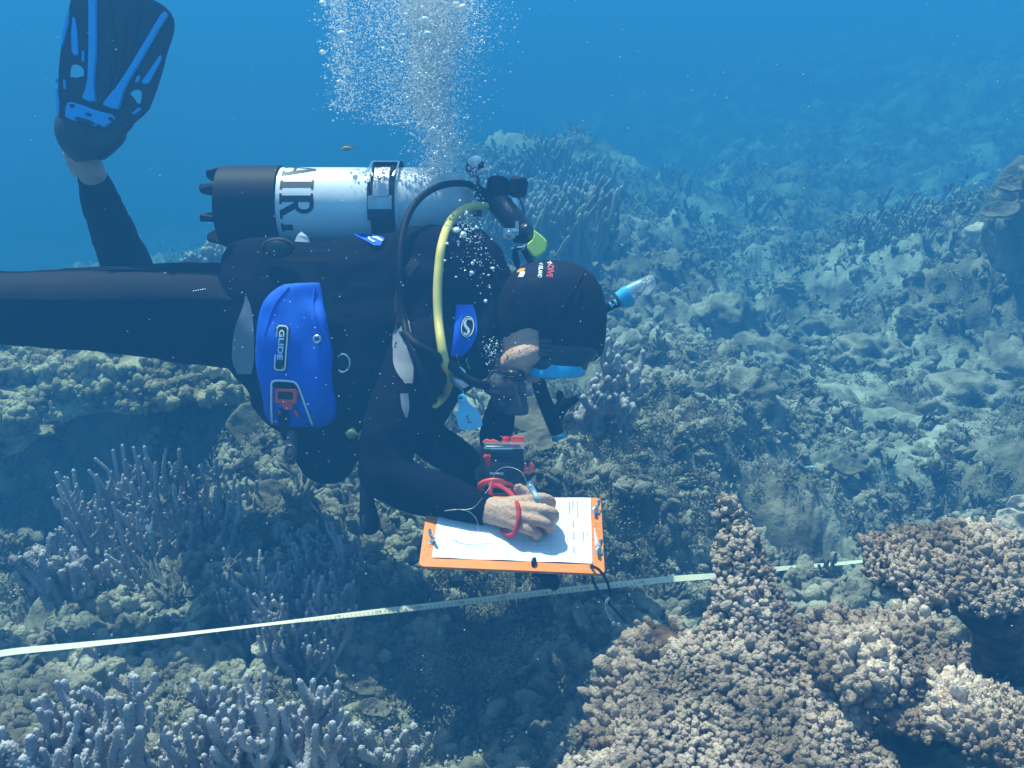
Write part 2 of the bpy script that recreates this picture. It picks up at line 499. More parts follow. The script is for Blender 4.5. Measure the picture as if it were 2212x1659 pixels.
# ---- small growth nobody could count, each sort one object
def many(name, templates, m, pos, size, rng, tilt=.6, smooth=True, squash=(.7, 1.2)):
    Vs, Fs, o = [], [], 0
    for k in range(len(pos)):
        tv, tf = templates[rng.integers(len(templates))]
        a = rng.uniform(0, 2 * math.pi); tx, ty = rng.normal(0, tilt, 2) * .5
        ca, sa = math.cos(a), math.sin(a)
        Rm = np.array(((ca, -sa, tx), (sa, ca, ty), (-tx, -ty, 1)))
        v = (tv * (1, 1, rng.uniform(*squash))) @ Rm.T * size[k] + pos[k]
        Vs.append(v.astype(np.float32)); Fs.append(tf + o); o += len(tv)
    V = np.concatenate(Vs); F = np.concatenate(Fs)
    me = bpy.data.meshes.new(name)
    me.vertices.add(len(V)); me.vertices.foreach_set('co', V.reshape(-1))
    w = F.shape[1]
    me.loops.add(F.size); me.loops.foreach_set('vertex_index', F.reshape(-1).astype(np.int32))
    me.polygons.add(len(F)); me.polygons.foreach_set('loop_start', (np.arange(len(F)) * w).astype(np.int32))
    me.update(calc_edges=True)
    if smooth: me.polygons.foreach_set('use_smooth', np.ones(len(F), bool))
    me.materials.append(m)
    ob = bpy.data.objects.new(name, me); COL.objects.link(ob)
    return ob

def scatter(n, rng, rmin, rmax, amax=36, mask=None, gam=1.0):
    l = np.log(rmin) + (np.log(rmax) - np.log(rmin)) * rng.random(n) ** gam
    a = np.radians(rng.uniform(-amax, amax, n)); r = np.exp(l)
    x, y = r * np.sin(a), r * np.cos(a)
    if mask is not None:
        k = mask(x, y, rng.random(n)); x, y = x[k], y[k]
    return np.stack([x, y, height(x, y)], -1)

rng = np.random.default_rng(4)
def tuft(seed, n=64):
    g = np.random.default_rng(seed); V, F = [], []
    for k in range(n):
        d = g.normal(size=3); d[2] = abs(d[2]) * .9 + .05; d /= np.linalg.norm(d)
        c = d * g.uniform(.45, 1.0) * np.array((1, 1, .85)) * (.75 + .35 * math.sin(5 * d[0] + 3 * d[1]))
        u = g.normal(size=3); u /= np.linalg.norm(u); w = np.cross(u, d + .4 * g.normal(size=3)); w /= np.linalg.norm(w) + 1e-6
        s = g.uniform(.06, .14); b = d * s * g.uniform(-.3, .6)
        q = [c - u * s, c - w * s * .6 + b, c + u * s * 1.1, c + w * s * .7 + b]
        o = len(V); V += q; F.append((o, o + 1, o + 2, o + 3))
    return np.array(V), np.array(F)

def ico(sub=1):
    bm = bmesh.new(); bmesh.ops.create_icosphere(bm, subdivisions=sub, radius=1)
    v = np.array([p.co[:] for p in bm.verts]); f = np.array([[q.index for q in p.verts] for p in bm.faces]); bm.free()
    return v, f
ICO1, ICO2 = ico(1), ico(2)

def knobs(seed, n=7):
    g = np.random.default_rng(seed); V, F, o = [], [], 0
    for k in range(n):
        v, f = ICO2
        d = g.normal(size=3); d[2] = abs(d[2]); d /= np.linalg.norm(d)
        c = d * g.uniform(.2, .75); s = g.uniform(.22, .5)
        nv = v * (1 + .28 * vn3(v * 2.2 + k * 9.1, seed))[:, None] * s * np.array((1, 1, g.uniform(.8, 1.7))) + c
        V.append(nv); F.append(f + o); o += len(nv)
    return np.concatenate(V), np.concatenate(F)

def twigs(seed, n=7):
    g = np.random.default_rng(seed); mb = MB()
    for k in range(n):
        a = g.uniform(0, 6.28); t = g.uniform(.1, .9); L = g.uniform(.6, 1.1)
        e = np.array((math.cos(a) * t, math.sin(a) * t, 1.0)) * L
        mid = e * .5 + g.normal(0, .06, 3)
        mb.tube(spl([(0, 0, -.2), mid, e], 3), np.linspace(.11, .05, 7), 5, cap=False)
        for q in range(2):
            s = e * g.uniform(.4, .75); e2 = s + np.array((*g.normal(0, .28, 2), .35)) * g.uniform(.5, 1)
            mb.tube([s, (s + e2) / 2 + g.normal(0, .03, 3), e2], [.075, .06, .035], 5, cap=False)
    f = np.array([q for q in mb.f if len(q) == 4])
    return mb.verts(), f

clump = lambda s, th: (lambda x, y, u: ((fbm2(x * 2.2, y * 2.2, s, 3) + .5 * u) > th))
p = scatter(21000, rng, 1.35, 7, 36, clump(31, .30))
tag(many('algae_turf', [tuft(i) for i in range(8)], M['turf'], p, rng.uniform(.018, .05, len(p)), rng, smooth=False),
    'brown fluffy turf of algae growing all over the reef floor', 'algae', kind='stuff')
p = scatter(12000, rng, 1.35, 7.5, 36, clump(41, .10))
tag(many('coral_rubble', [knobs(i) for i in range(7)], M['rubble'], p, rng.uniform(.016, .042, len(p)), rng),
    'pale knobbly rubble and small encrusting lumps covering the reef floor', 'rubble', kind='stuff')
p = scatter(1500, rng, 2.0, 9, 34, clump(51, .2))
tag(many('twig_growth', [twigs(i) for i in range(7)], M['twig'], p, rng.uniform(.03, .085, len(p)), rng),
    'low brown twiggy growth covering the reef floor', 'coral growth', kind='stuff')
p = scatter(5000, rng, 6, 26, 34, clump(61, .1))
tag(many('far_growth', [tuft(i + 20, 30) for i in range(5)] , M['turf'], p, rng.uniform(.08, .22, len(p)), rng, smooth=False),
    'hazy bushy growth on the far reef slope', 'reef growth', kind='stuff')

# pale sand lying in the low places
M['sand'] = mat('sand', (.26, .27, .21), (.46, .46, .38), 12, .95, .6, 90, spec=.1, lo=.3, hi=.7, c3=(.19, .20, .15), scale3=5)
def sand(px, py, d, rx, ry, lift, seed):
    c = P(px, py, d); n = 90
    u, v = np.meshgrid(np.linspace(-1, 1, n), np.linspace(-1, 1, n)); rr = np.hypot(u, v) * (1 + .3 * vn2(u * 2, v * 2, seed))
    x, y = c[0] + u * rx, c[1] + v * ry
    z = base_h(x, y) + lift + .028 * fbm2(x * 5, y * 5, seed, 4) + .010 * fbm2(x * 34, y * 34, seed + 2, 3) - .35 * np.clip(rr - .6, 0, 1)
    o = part('sand', MB().grid(np.stack([x, y, z], -1)), M['sand'], sharp=180)
    return tag(o, kind='structure')
for q in SANDS: sand(*q[:5], .016, q[5])

# ------------------------------------------------------------------ corals
def finger(mb, pts, r0, r1, seed, n=24, step=.0024, amp=.8, cellh=.0076):
    """a coral finger along pts with rows of small cups"""
    p = spl(pts, 10)
    L = np.concatenate([[0], np.cumsum(np.linalg.norm(np.diff(p, axis=0), axis=1))])
    k = max(int(L[-1] / step), 6); s = np.linspace(0, L[-1], k)
    q = np.stack([np.interp(s, L, p[:, i]) for i in range(3)], 1)
    q = q + .006 * np.stack([vn2(s * 14, s * 0 + 3.3 * i, seed) for i in range(3)], 1) * np.minimum(s / .05, 1)[:, None]
    t = s / L[-1]
    rad = r0 + (r1 - r0) * t
    rad = rad * (1 + .16 * vn2(s * 28, s * 0, seed + 5))
    tip = np.clip((L[-1] - s) / (r1 * 1.2), 0.02, 1); rad = rad * np.sqrt(1 - (1 - tip) ** 2 * .96)
    ph = np.linspace(0, 1, n, endpoint=False)
    row = s / cellh; ri = np.floor(row); rf = row - ri
    nc = max(5, n // 3)
    u = ph[None] * nc + (ri[:, None] % 2) * .5 + .6 * hsh(ri, ri * 0 + seed)[:, None]
    ui = np.floor(u); uf = u - ui
    am = amp * (.35 + .9 * hsh(ri[:, None] + 0 * ui, ui % nc, 4, seed))
    b = np.sin(math.pi * uf) * np.sin(math.pi * rf)[:, None]
    disp = 1 + am * (b - .35)
    mb.tube(q, rad, n, disp=disp, a=np.clip((t - .80) / .2, 0, 1) ** 2 * .8)

def colony(name, base, tips, m, label, cat, group=None, r0=.014, r1=.0075, rng=None, twigs=6, amp=.85, cellh=.0076, n=20, spread=.45, lift=.35, step=.0028):
    """base (px, py, d); tips [(px, py, d)]: fingers that leave the foot outwards and end upright"""
    rng = rng or np.random.default_rng(len(tips) * 7 + int(base[0]))
    B = P(*base)
    mb = MB()
    for i, tp in enumerate(tips):
        T = P(*tp); d = T - B
        hz = np.array((d[0], d[1], 0))
        s = B + hz * spread + np.array((0, 0, -.03)) + rng.normal(0, .012, 3)
        mid = s + (T - s) * .5 + hz * .14 - np.array((0, 0, lift * .08))
        pts = [s, s + (mid - s) * .55 + rng.normal(0, .006, 3), mid + rng.normal(0, .008, 3), T - (T - mid) * .42 + rng.normal(0, .008, 3), T]
        L = np.linalg.norm(T - s); k = min(1.25, max(.75, L / .22))
        finger(mb, pts, r0 * k, r1, i * 13 + int(base[0]), n=n, step=step, amp=amp, cellh=cellh)
        for q in range(twigs):
            f = rng.uniform(.3, .85); o = s + (T - s) * f + hz * .10 * math.sin(math.pi * f)
            a = rng.uniform(0, 6.28); ln = rng.uniform(.022, .075)
            e = o + np.array((math.cos(a) * ln * .5, math.sin(a) * ln * .5, ln * .9))
            finger(mb, [o, o + (e - o) * .5 + np.array((math.cos(a), math.sin(a), 0)) * ln * .15, e], r0 * .66, r1 * .85, i * 17 + q, n=max(9, n - 5), step=step, amp=amp, cellh=cellh)
    o = part(name, mb, m, sharp=180, normals=False)
    return tag(o, label, cat, group)

rg = np.random.default_rng(11)
def J(ts, d, sd=.06):
    return [(x, y, d + rg.normal(0, sd)) for x, y in ts]
def fill(n, x0, x1, y0, y1, d, sd=.08):
    return [(rg.uniform(x0, x1), rg.uniform(y0, y1), d + rg.normal(0, sd)) for _ in range(n)]

VB = 'branching finger corals in the foreground'
colony('branching_coral', (385, 1285, 2.58),
       J([(208, 985), (246, 966), (267, 957), (289, 962), (315, 962), (360, 968), (387, 967), (467, 988), (431, 1003), (340, 995), (300, 1000), (405, 1010), (270, 1030), (235, 1040), (330, 1050),
          (143, 1048), (529, 1033), (552, 1038), (130, 1137), (460, 1060), (445, 1110), (180, 1090), (160, 1180), (500, 1110), (490, 1080), (380, 1080), (350, 1110), (250, 1100), (210, 1130), (420, 1140), (140, 1230), (480, 1190)], 2.58, .09)
       + fill(95, 120, 520, 1010, 1250, 2.53, .11), M['finger'],
       'big lilac grey branching coral with the tallest fingers, standing at the left below the diver', 'coral', VB, r0=.0086, r1=.0038)
colony('branching_coral', (650, 1430, 2.12),
       J([(484, 1240), (500, 1255), (515, 1290), (560, 1185), (570, 1225), (585, 1300), (604, 1310), (622, 1330), (640, 1300), (660, 1290), (690, 1260), (480, 1300), (540, 1330), (500, 1370), (560, 1370), (600, 1390), (700, 1330), (620, 1250)], 2.13, .05)
       + fill(64, 480, 760, 1230, 1430, 2.13, .07), M['finger'],
       'lilac branching coral with curved fingers crossed by the thin edge-on stretch of the tape', 'coral', VB, r0=.0078, r1=.0038)
colony('branching_coral', (715, 1290, 2.3),
       J([(655, 1165), (668, 1160), (690, 1175), (705, 1155), (725, 1150), (733, 1160), (745, 1180), (760, 1200), (770, 1215), (640, 1200), (675, 1195), (710, 1190), (735, 1200), (660, 1230), (700, 1230), (750, 1240)], 2.3, .05) + fill(26, 630, 770, 1165, 1270, 2.3, .05), M['finger'],
       'small dense lilac branching coral below the hanging black gauge', 'coral', VB, r0=.0076, r1=.0037, twigs=8)
colony('branching_coral', (540, 1790, 1.45),
       J([(418, 1465), (459, 1488), (480, 1495), (520, 1475), (540, 1499), (583, 1512), (560, 1520), (654, 1493), (693, 1484), (732, 1534), (605, 1530), (630, 1540), (400, 1560), (340, 1590), (370, 1580), (440, 1540), (500, 1530), (670, 1545), (710, 1560), (580, 1580), (320, 1640), (430, 1610), (620, 1600)], 1.47, .05)
       + fill(12, 340, 700, 1540, 1640, 1.42, .05), M['finger'],
       'pale lilac branching coral with stout upright fingers at the bottom edge of the picture', 'coral', VB, r0=.0092, r1=.0046, twigs=8, cellh=.0068)
colony('branching_coral', (170, 1760, 1.42),
       J([(141, 1471), (89, 1508), (282, 1447), (300, 1455), (169, 1486), (260, 1573), (75, 1570), (110, 1590), (150, 1540), (130, 1620), (240, 1500), (215, 1570), (190, 1620)], 1.44, .05), M['finger'],
       'sparse lilac branching coral with bent stubby fingers in the bottom left corner', 'coral', VB, r0=.0100, r1=.005, twigs=6, cellh=.007)
colony('branching_coral', (20, 1720, 1.38),
       J([(5, 1600), (25, 1610), (40, 1630), (-20, 1620), (60, 1650)], 1.38, .03), M['finger'],
       'cut off stump of lilac branching coral in the very corner at bottom left', 'coral', VB, r0=.014, r1=.009, twigs=1)
colony('branching_coral', (160, 1285, 2.3),
       J([(60, 1225), (20, 1218), (95, 1200), (110, 1195), (130, 1215), (75, 1255), (45, 1240), (170, 1230), (215, 1250), (190, 1265)], 2.3, .05), M['finger'],
       'low spreading grey branching coral leaning out over the dark hollow at left', 'coral', VB, r0=.014, spread=.25, lift=-1)
colony('branching_coral', (1310, 905, 2.75),
       J([(1315, 730), (1334, 775), (1352, 790), (1380, 792), (1300, 800), (1365, 830), (1285, 830), (1330, 840), (1290, 870), (1350, 862), (1270, 880), (1372, 870), (1245, 900)], 2.75, .06), M['finger'],
       'grey branching coral showing just beyond the blue mask frame', 'coral', VB, r0=.016, r1=.010, amp=.3, step=.005)
colony('branching_coral', (455, 640, 4.4),
       J([(402, 548), (413, 542), (424, 552), (440, 532), (452, 520), (462, 515), (474, 522), (485, 528), (492, 540), (470, 545), (445, 556), (500, 550), (390, 560)], 4.4, .06), M['field'],
       'pale coral tips peeping out between the thigh and the tank', 'coral', VB, r0=.02, r1=.013, n=10, step=.01, amp=.3, cellh=.02)
colony('branching_coral', (860, 1720, 1.7),
       J([(770, 1560), (800, 1580), (840, 1570), (870, 1590), (900, 1610), (780, 1620), (820, 1630)], 1.75, .04), M['finger'],
       'dim branching coral in the shade at the bottom, right of the stout pale one', 'coral', VB, r0=.012, twigs=2)

# field of upright finger corals beyond the diver: three sorts, copied
def field_proto(seed, n=19, h=.40):
    g = np.random.default_rng(seed); mb = MB()
    for i in range(n):
        a = g.uniform(0, 6.28); r = g.uniform(.02, .22); L = h * g.uniform(.55, 1.0)
        s = np.array((math.cos(a) * r * .6, math.sin(a) * r * .6, -.1)); e = np.array((math.cos(a) * r * 1.25, math.sin(a) * r * 1.25, L))
        finger(mb, [s, (s + e) / 2 + g.normal(0, .02, 3), e], .022, .011, seed * 31 + i, n=9, step=.014, amp=.35, cellh=.03)
        for q in range(3):
            f = g.uniform(.2, .8); o = s + (e - s) * f; a2 = g.uniform(0, 6.28); l2 = g.uniform(.06, .16)
            e2 = o + np.array((math.cos(a2) * l2 * .5, math.sin(a2) * l2 * .5, l2))
            finger(mb, [o, (o + e2) / 2, e2], .015, .009, seed * 37 + q, n=7, step=.014, amp=.35, cellh=.03)
    return mb
def place_copies(protos, spots, base, label, group, cat='coral', zs=(.7, 1.25)):
    first = []
    for i, (px, py, d) in enumerate(spots):
        w = P(px, py, d); z = float(height(np.array([w[0]]), np.array([w[1]]))[0])
        if i < len(protos):
            o = part(base, protos[i], base_mat[base], sharp=180, normals=False); first.append(o)
        else:
            o = first[i % len(first)].copy(); COL.objects.link(o)
        s = rg.uniform(*zs)
        o.location = (w[0], w[1], z - .03); o.rotation_euler = (rg.normal(0, .12), rg.normal(0, .12), rg.uniform(0, 6.28)); o.scale = (s, s, s * rg.uniform(.85, 1.2))
        tag(o, label, cat, group)
base_mat = {'finger_coral': M['field'], 'staghorn_clump': M['field'], 'boulder_coral': M['rubble'], 'bushy_coral': M['turf']}
spots = [(rg.uniform(1060, 1330), rg.uniform(400, 640), 0) for _ in range(46)]
spots = [(x, y, np.interp(y, [350, 480, 600, 700], [9, 7.4, 5.6, 4.7]) + rg.normal(0, .25)) for x, y, _ in spots]
place_copies([field_proto(i) for i in range(1, 5)], spots, 'finger_coral', 'hazy upright finger coral in the thicket between the tank valve and the snorkel', 'upright finger corals behind the diver')
spots = [(rg.uniform(1330, 2150), rg.uniform(430, 700), 0) for _ in range(24)]
spots = [(x, y, np.interp(y, [350, 480, 600, 700, 800], [13, 9.5, 6.8, 5.2, 4.4]) + rg.normal(0, .25)) for x, y, _ in spots]
place_copies([field_proto(i, 9, .24) for i in range(11, 14)], spots, 'staghorn_clump', 'low hazy staghorn clump on the reef slope right of the diver', 'staghorn clumps on the slope', zs=(.45, .95))

# rounded heads and bushes on the mid reef
def lump_proto(seed, knob=.3, sub=5):
    bm = bmesh.new(); bmesh.ops.create_icosphere(bm, subdivisions=sub, radius=1)
    v = np.array([p.co[:] for p in bm.verts]); f = [[q.index for q in p.verts] for p in bm.faces]; bm.free()
    r = 1 + .25 * fbm3(v * 1.6 + seed, seed, 2)
    d1 = fbm3(v * 5 + seed * 3, seed + 4, 2); d2 = np.abs(fbm3(v * 13 + seed, seed + 7, 2))
    r = r + knob * .5 * d1 + knob * .35 * (.5 - d2)
    return MB().add(v * r[:, None] * (.16, .16, .12), f)
spots = [(1360, 1010, 2.7), (1440, 985, 2.75), (1400, 1060, 2.6), (1300, 1010, 2.72), (1480, 1090, 2.65), (1460, 1180, 2.55), (1340, 1160, 2.5), (1420, 1250, 2.4), (1330, 1080, 2.55), (1500, 1000, 2.9), (1395, 960, 2.8)]
def bush_proto(seed):
    g = np.random.default_rng(seed); V, F, o = [], [], 0
    for k in range(80):
        v, f = tuft(seed * 100 + k % 9, 26)
        d = g.normal(size=3); d[2] = abs(d[2]); d /= np.linalg.norm(d)
        V.append(v * g.uniform(.025, .045) + d * np.array((.13, .13, .11)) * g.uniform(.55, 1.05)); F.append(f + o); o += len(v)
    return MB().add(np.concatenate(V), [tuple(q) for q in np.concatenate(F)])
place_copies([bush_proto(i) for i in range(3)], spots, 'bushy_coral', 'brown bushy coral in the thicket between the orange clipboard and the tall ridge coral', 'bushy corals right of the clipboard', zs=(.6, 1.05))
spots = [(1640, 790, 4.6), (1560, 740, 5.0), (1700, 660, 5.8), (1770, 720, 5.1), (1880, 800, 4.4), (1980, 770, 4.5), (1470, 760, 4.3), (1420, 880, 3.4), (1600, 930, 3.5), (2100, 900, 3.8), (2040, 690, 5.0), (1500, 640, 5.8), (1900, 620, 6.2), (2180, 800, 4.2), (1680, 560, 7.5), (1820, 540, 8), (2000, 480, 9)]
place_copies([lump_proto(i) for i in range(5)], spots, 'boulder_coral', 'rough rounded grey brown coral head on the reef floor', 'rounded coral heads on the reef floor', zs=(.5, 1.2))

# knobbly digitate corals at the right, near us
def nub_proto(seed, n=12, m=8):
    th = np.linspace(0, 1, m); g = np.random.default_rng(seed)
    rad = np.array([1.0, 1.0, .98, .97, .98, .9, .62, .08]); z = np.array([-.4, 0, .35, .7, 1.0, 1.3, 1.55, 1.62])
    ph = np.linspace(0, 2 * math.pi, n, endpoint=False)
    G = np.stack([rad[:, None] * np.cos(ph), rad[:, None] * np.sin(ph), np.repeat(z[:, None], n, 1)], -1)
    G = G * (1 + .22 * fbm3(G * 1.3 + seed * 5, seed, 3))[..., None]
    G[..., 0] += .25 * math.sin(seed) * z[:, None]
    return G, np.repeat(np.clip((z - .2) / 1.3, 0, 1)[:, None], n, 1)
NUBS = [nub_proto(i) for i in range(9)]

def digitate(name, rows, n_nubs, size, m, label, lean=(0, 0, .7), seed=1, tipfrac=.85, crumb=.5, stem=None, long=(.6, 1.9), group='knobbly stubby corals at the lower right'):
    """rows (px, py, half width px, d, half depth m): a body built of level rings, then nubs all over it"""
    g = np.random.default_rng(seed)
    r = spl(rows, 8); ph = np.linspace(0, 2 * math.pi, 64, endpoint=False)
    G = []
    for px, py, hw, d, hz in r:
        c = P(px, py, d); w = max(hw, 1) * d / FPX
        G.append(c + w * np.cos(ph)[:, None] * CX + max(hz, .004) * np.sin(ph)[:, None] * np.array((0, 1, 0)))
    G = np.array(G)
    nz = fbm3(G * 14 + seed * 3.1, seed, 3); ctr = G.mean(1, keepdims=True)
    G = G + (G - ctr) * (.16 * nz)[..., None]
    mb = MB().grid(G, wrap_u=True, cap=True)
    # sample the body by area
    a, b = G[:-1], G[1:]
    an, bn = np.roll(a, -1, 1), np.roll(b, -1, 1)
    nor = np.cross(an - a, b - a); ar = np.linalg.norm(nor, axis=-1); ctr2 = ctr[:-1]
    sgn = np.sign(((a - ctr2) * nor).sum(-1)); nor = nor * sgn[..., None] / (ar[..., None] + 1e-12)
    pr = (ar * np.clip(nor[..., 2] + .12, 0.0, .7)).reshape(-1); pr /= pr.sum()  # undersides stay bare, so the dark base colour paints their shade
    idx = g.choice(len(pr), n_nubs, p=pr)
    ii, jj = np.divmod(idx, G.shape[1])
    for k in range(n_nubs):
        i, j = ii[k], jj[k]; u, v = g.random(2)
        p0 = a[i, j] * (1 - u) * (1 - v) + an[i, j] * u * (1 - v) + b[i, j] * (1 - u) * v + bn[i, j] * u * v
        z = nor[i, j] + np.array(lean) + g.normal(0, .18, 3); z /= np.linalg.norm(z)
        x = np.cross(z, g.normal(size=3)); x /= np.linalg.norm(x); y = np.cross(z, x)
        q, t = NUBS[g.integers(9)]
        big = float(vn3(p0 * 22 + seed, seed)); dull = float(np.clip(.55 + 1.1 * vn3(p0 * 11 + 5, seed + 2), 0, 1))
        s = size * g.uniform(.5, 1.05) * (1 + .45 * big); L = s * g.uniform(*long); k1 = g.uniform(.75, 1.55)
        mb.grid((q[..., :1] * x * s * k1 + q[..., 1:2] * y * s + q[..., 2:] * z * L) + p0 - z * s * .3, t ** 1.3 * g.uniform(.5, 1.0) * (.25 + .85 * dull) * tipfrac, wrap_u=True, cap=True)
    for k in range(int(n_nubs * crumb)):       # algae crumbs caught between the nubs
        i, j = divmod(g.choice(len(pr), p=pr), G.shape[1])
        tv, tf = tuft(k % 7, 12)
        mb.add(tv * size * g.uniform(.4, .8) + a[i, j] + nor[i, j] * size * .5, [tuple(f) for f in tf])
    if stem: pxtube(mb, stem, 24, 8, metres=True)
    o = part(name, mb, m, sharp=180, normals=False)
    return tag(o, label, 'coral', group)

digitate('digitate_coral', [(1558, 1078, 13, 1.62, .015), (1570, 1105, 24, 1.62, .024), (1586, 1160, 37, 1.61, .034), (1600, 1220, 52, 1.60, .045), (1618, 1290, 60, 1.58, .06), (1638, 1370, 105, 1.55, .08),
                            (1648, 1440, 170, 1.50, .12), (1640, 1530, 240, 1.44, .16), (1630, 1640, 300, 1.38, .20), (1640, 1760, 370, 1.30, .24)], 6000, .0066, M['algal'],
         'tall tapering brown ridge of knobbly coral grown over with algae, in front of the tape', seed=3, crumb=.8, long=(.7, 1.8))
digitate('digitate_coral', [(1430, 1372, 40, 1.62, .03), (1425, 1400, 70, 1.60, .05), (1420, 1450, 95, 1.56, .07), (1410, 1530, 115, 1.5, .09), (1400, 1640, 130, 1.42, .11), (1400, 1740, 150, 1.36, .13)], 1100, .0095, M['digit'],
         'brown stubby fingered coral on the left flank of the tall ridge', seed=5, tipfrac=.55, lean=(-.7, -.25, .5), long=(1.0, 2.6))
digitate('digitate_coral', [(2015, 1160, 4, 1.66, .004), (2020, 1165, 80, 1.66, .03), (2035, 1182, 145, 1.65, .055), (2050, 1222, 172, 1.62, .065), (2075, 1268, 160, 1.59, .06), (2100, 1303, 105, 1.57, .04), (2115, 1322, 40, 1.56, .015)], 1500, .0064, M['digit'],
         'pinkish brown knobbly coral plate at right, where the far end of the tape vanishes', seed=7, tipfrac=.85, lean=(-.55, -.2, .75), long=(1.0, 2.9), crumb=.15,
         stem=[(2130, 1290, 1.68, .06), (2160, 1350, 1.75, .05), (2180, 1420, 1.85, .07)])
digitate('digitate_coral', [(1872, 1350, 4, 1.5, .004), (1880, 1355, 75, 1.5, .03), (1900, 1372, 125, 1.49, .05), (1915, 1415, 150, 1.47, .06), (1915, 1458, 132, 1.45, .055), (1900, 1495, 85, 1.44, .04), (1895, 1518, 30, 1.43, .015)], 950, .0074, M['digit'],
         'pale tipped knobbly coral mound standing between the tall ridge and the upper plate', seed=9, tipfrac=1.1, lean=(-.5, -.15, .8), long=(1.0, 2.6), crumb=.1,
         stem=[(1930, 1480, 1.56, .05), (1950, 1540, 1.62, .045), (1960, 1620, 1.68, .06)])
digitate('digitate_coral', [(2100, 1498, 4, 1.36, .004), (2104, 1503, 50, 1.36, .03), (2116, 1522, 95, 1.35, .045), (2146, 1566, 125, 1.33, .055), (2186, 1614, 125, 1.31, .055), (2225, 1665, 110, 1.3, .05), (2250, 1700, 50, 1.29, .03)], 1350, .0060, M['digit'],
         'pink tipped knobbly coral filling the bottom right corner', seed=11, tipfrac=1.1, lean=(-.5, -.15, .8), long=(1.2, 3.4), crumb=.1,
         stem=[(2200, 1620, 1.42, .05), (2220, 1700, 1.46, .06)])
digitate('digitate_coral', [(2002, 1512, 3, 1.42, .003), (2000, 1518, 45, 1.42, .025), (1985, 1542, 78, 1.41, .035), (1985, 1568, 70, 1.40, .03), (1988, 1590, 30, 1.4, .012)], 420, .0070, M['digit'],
         'small reddish knobbly coral wedged under the pale tipped mound', seed=13, tipfrac=.6, lean=(-.2, -.15, .8), crumb=.1, stem=[(1990, 1570, 1.48, .03), (1995, 1640, 1.55, .04)])

# thin plate corals
def plate(c, rx, ry, nrm, seed, label, m, group='thin plate corals'):
    g = np.random.default_rng(seed)
    z = np.array(nrm, float); z /= np.linalg.norm(z); x = np.cross(z, (0, 1, .1)); x /= np.linalg.norm(x); y = np.cross(z, x)
    ph = np.linspace(0, 2 * math.pi, 56, endpoint=False); rr = np.linspace(0.03, 1, 12)
    edge = 1 + .12 * vn2(np.cos(ph) * 1.6 + seed, np.sin(ph) * 1.6, seed) + .07 * vn2(np.cos(ph) * 5 + seed, np.sin(ph) * 5, seed + 1)
    up = []
    for r in rr:
        up.append(np.asarray(c) + (np.cos(ph) * r * edge * rx)[:, None] * x + (np.sin(ph) * r * edge * ry)[:, None] * y
                  + (.18 * rx * r ** 2 + .05 * rx * r * np.sin(3 * ph + seed))[:, None] * z)
    up = np.array(up); up += (.004 * fbm3(up * 60, seed, 2))[..., None] * z
    th = np.where(rr < .97, .012, .006)[:, None, None] * z
    G = np.concatenate([up, (up - th)[::-1]])
    o = part('plate_coral', MB().grid(G, wrap_u=True, cap=True), m, sharp=180)
    return tag(o, label, 'coral', group)
plate(P(585, 945, 2.9), .13, .10, (.35, -.5, .75), 3, 'broad thin beige plate coral under the red buckle of the pocket', M['plate'])
plate(P(560, 1010, 2.85), .10, .06, (.1, -.35, .9), 4, 'flat dim plate coral lower of the two below the pocket', M['plate'])
plate(P(600, 1085, 2.6), .07, .06, (.5, -.3, .8), 5, 'small upright leaf of plate coral right of the tallest branching coral', M['plate'])
plate(P(560, 1400, 2.0), .017, .015, (.2, -.6, .7), 6, 'tiny pale disc of plate coral just below the tape', M['pale'])
plate(P(640, 1440, 2.1), .03, .018, (.3, -.2, .9), 7, 'small dim plate coral under the tape beside the tiny pale disc', M['plate'])
plate(P(780, 1480, 2.0), .035, .022, (.4, -.4, .8), 8, 'upright brown leaf of plate coral in the shaded hollow', M['plate'])
plate(P(810, 1530, 1.95), .032, .02, (.2, -.3, .9), 9, 'flat brown leaf of plate coral lowest in the shaded hollow', M['plate'])
plate(P(2212, 1150, 1.75), .03, .055, (-.7, -.6, .35), 10, 'white ribbed plate coral at the right edge', M['pale'])
plate(P(2205, 1095, 1.8), .025, .022, (-.5, -.7, .35), 12, 'small white plate coral above the ribbed one at the right edge', M['pale'])
plate(P(1160, 905, 2.95), .11, .08, (.1, -.3, .9), 13, 'grey plate coral seen behind the snorkel mouthpiece', M['plate'])
plate(P(1830, 1010, 3.3), .06, .04, (.1, -.3, .9), 14, 'low grey plate coral on the pale sand right of the diver', M['plate'])
plate(P(1150, 960, 2.75), .07, .05, (-.2, -.3, .9), 15, 'tan plate coral just above the red camera catch', M['plate'])
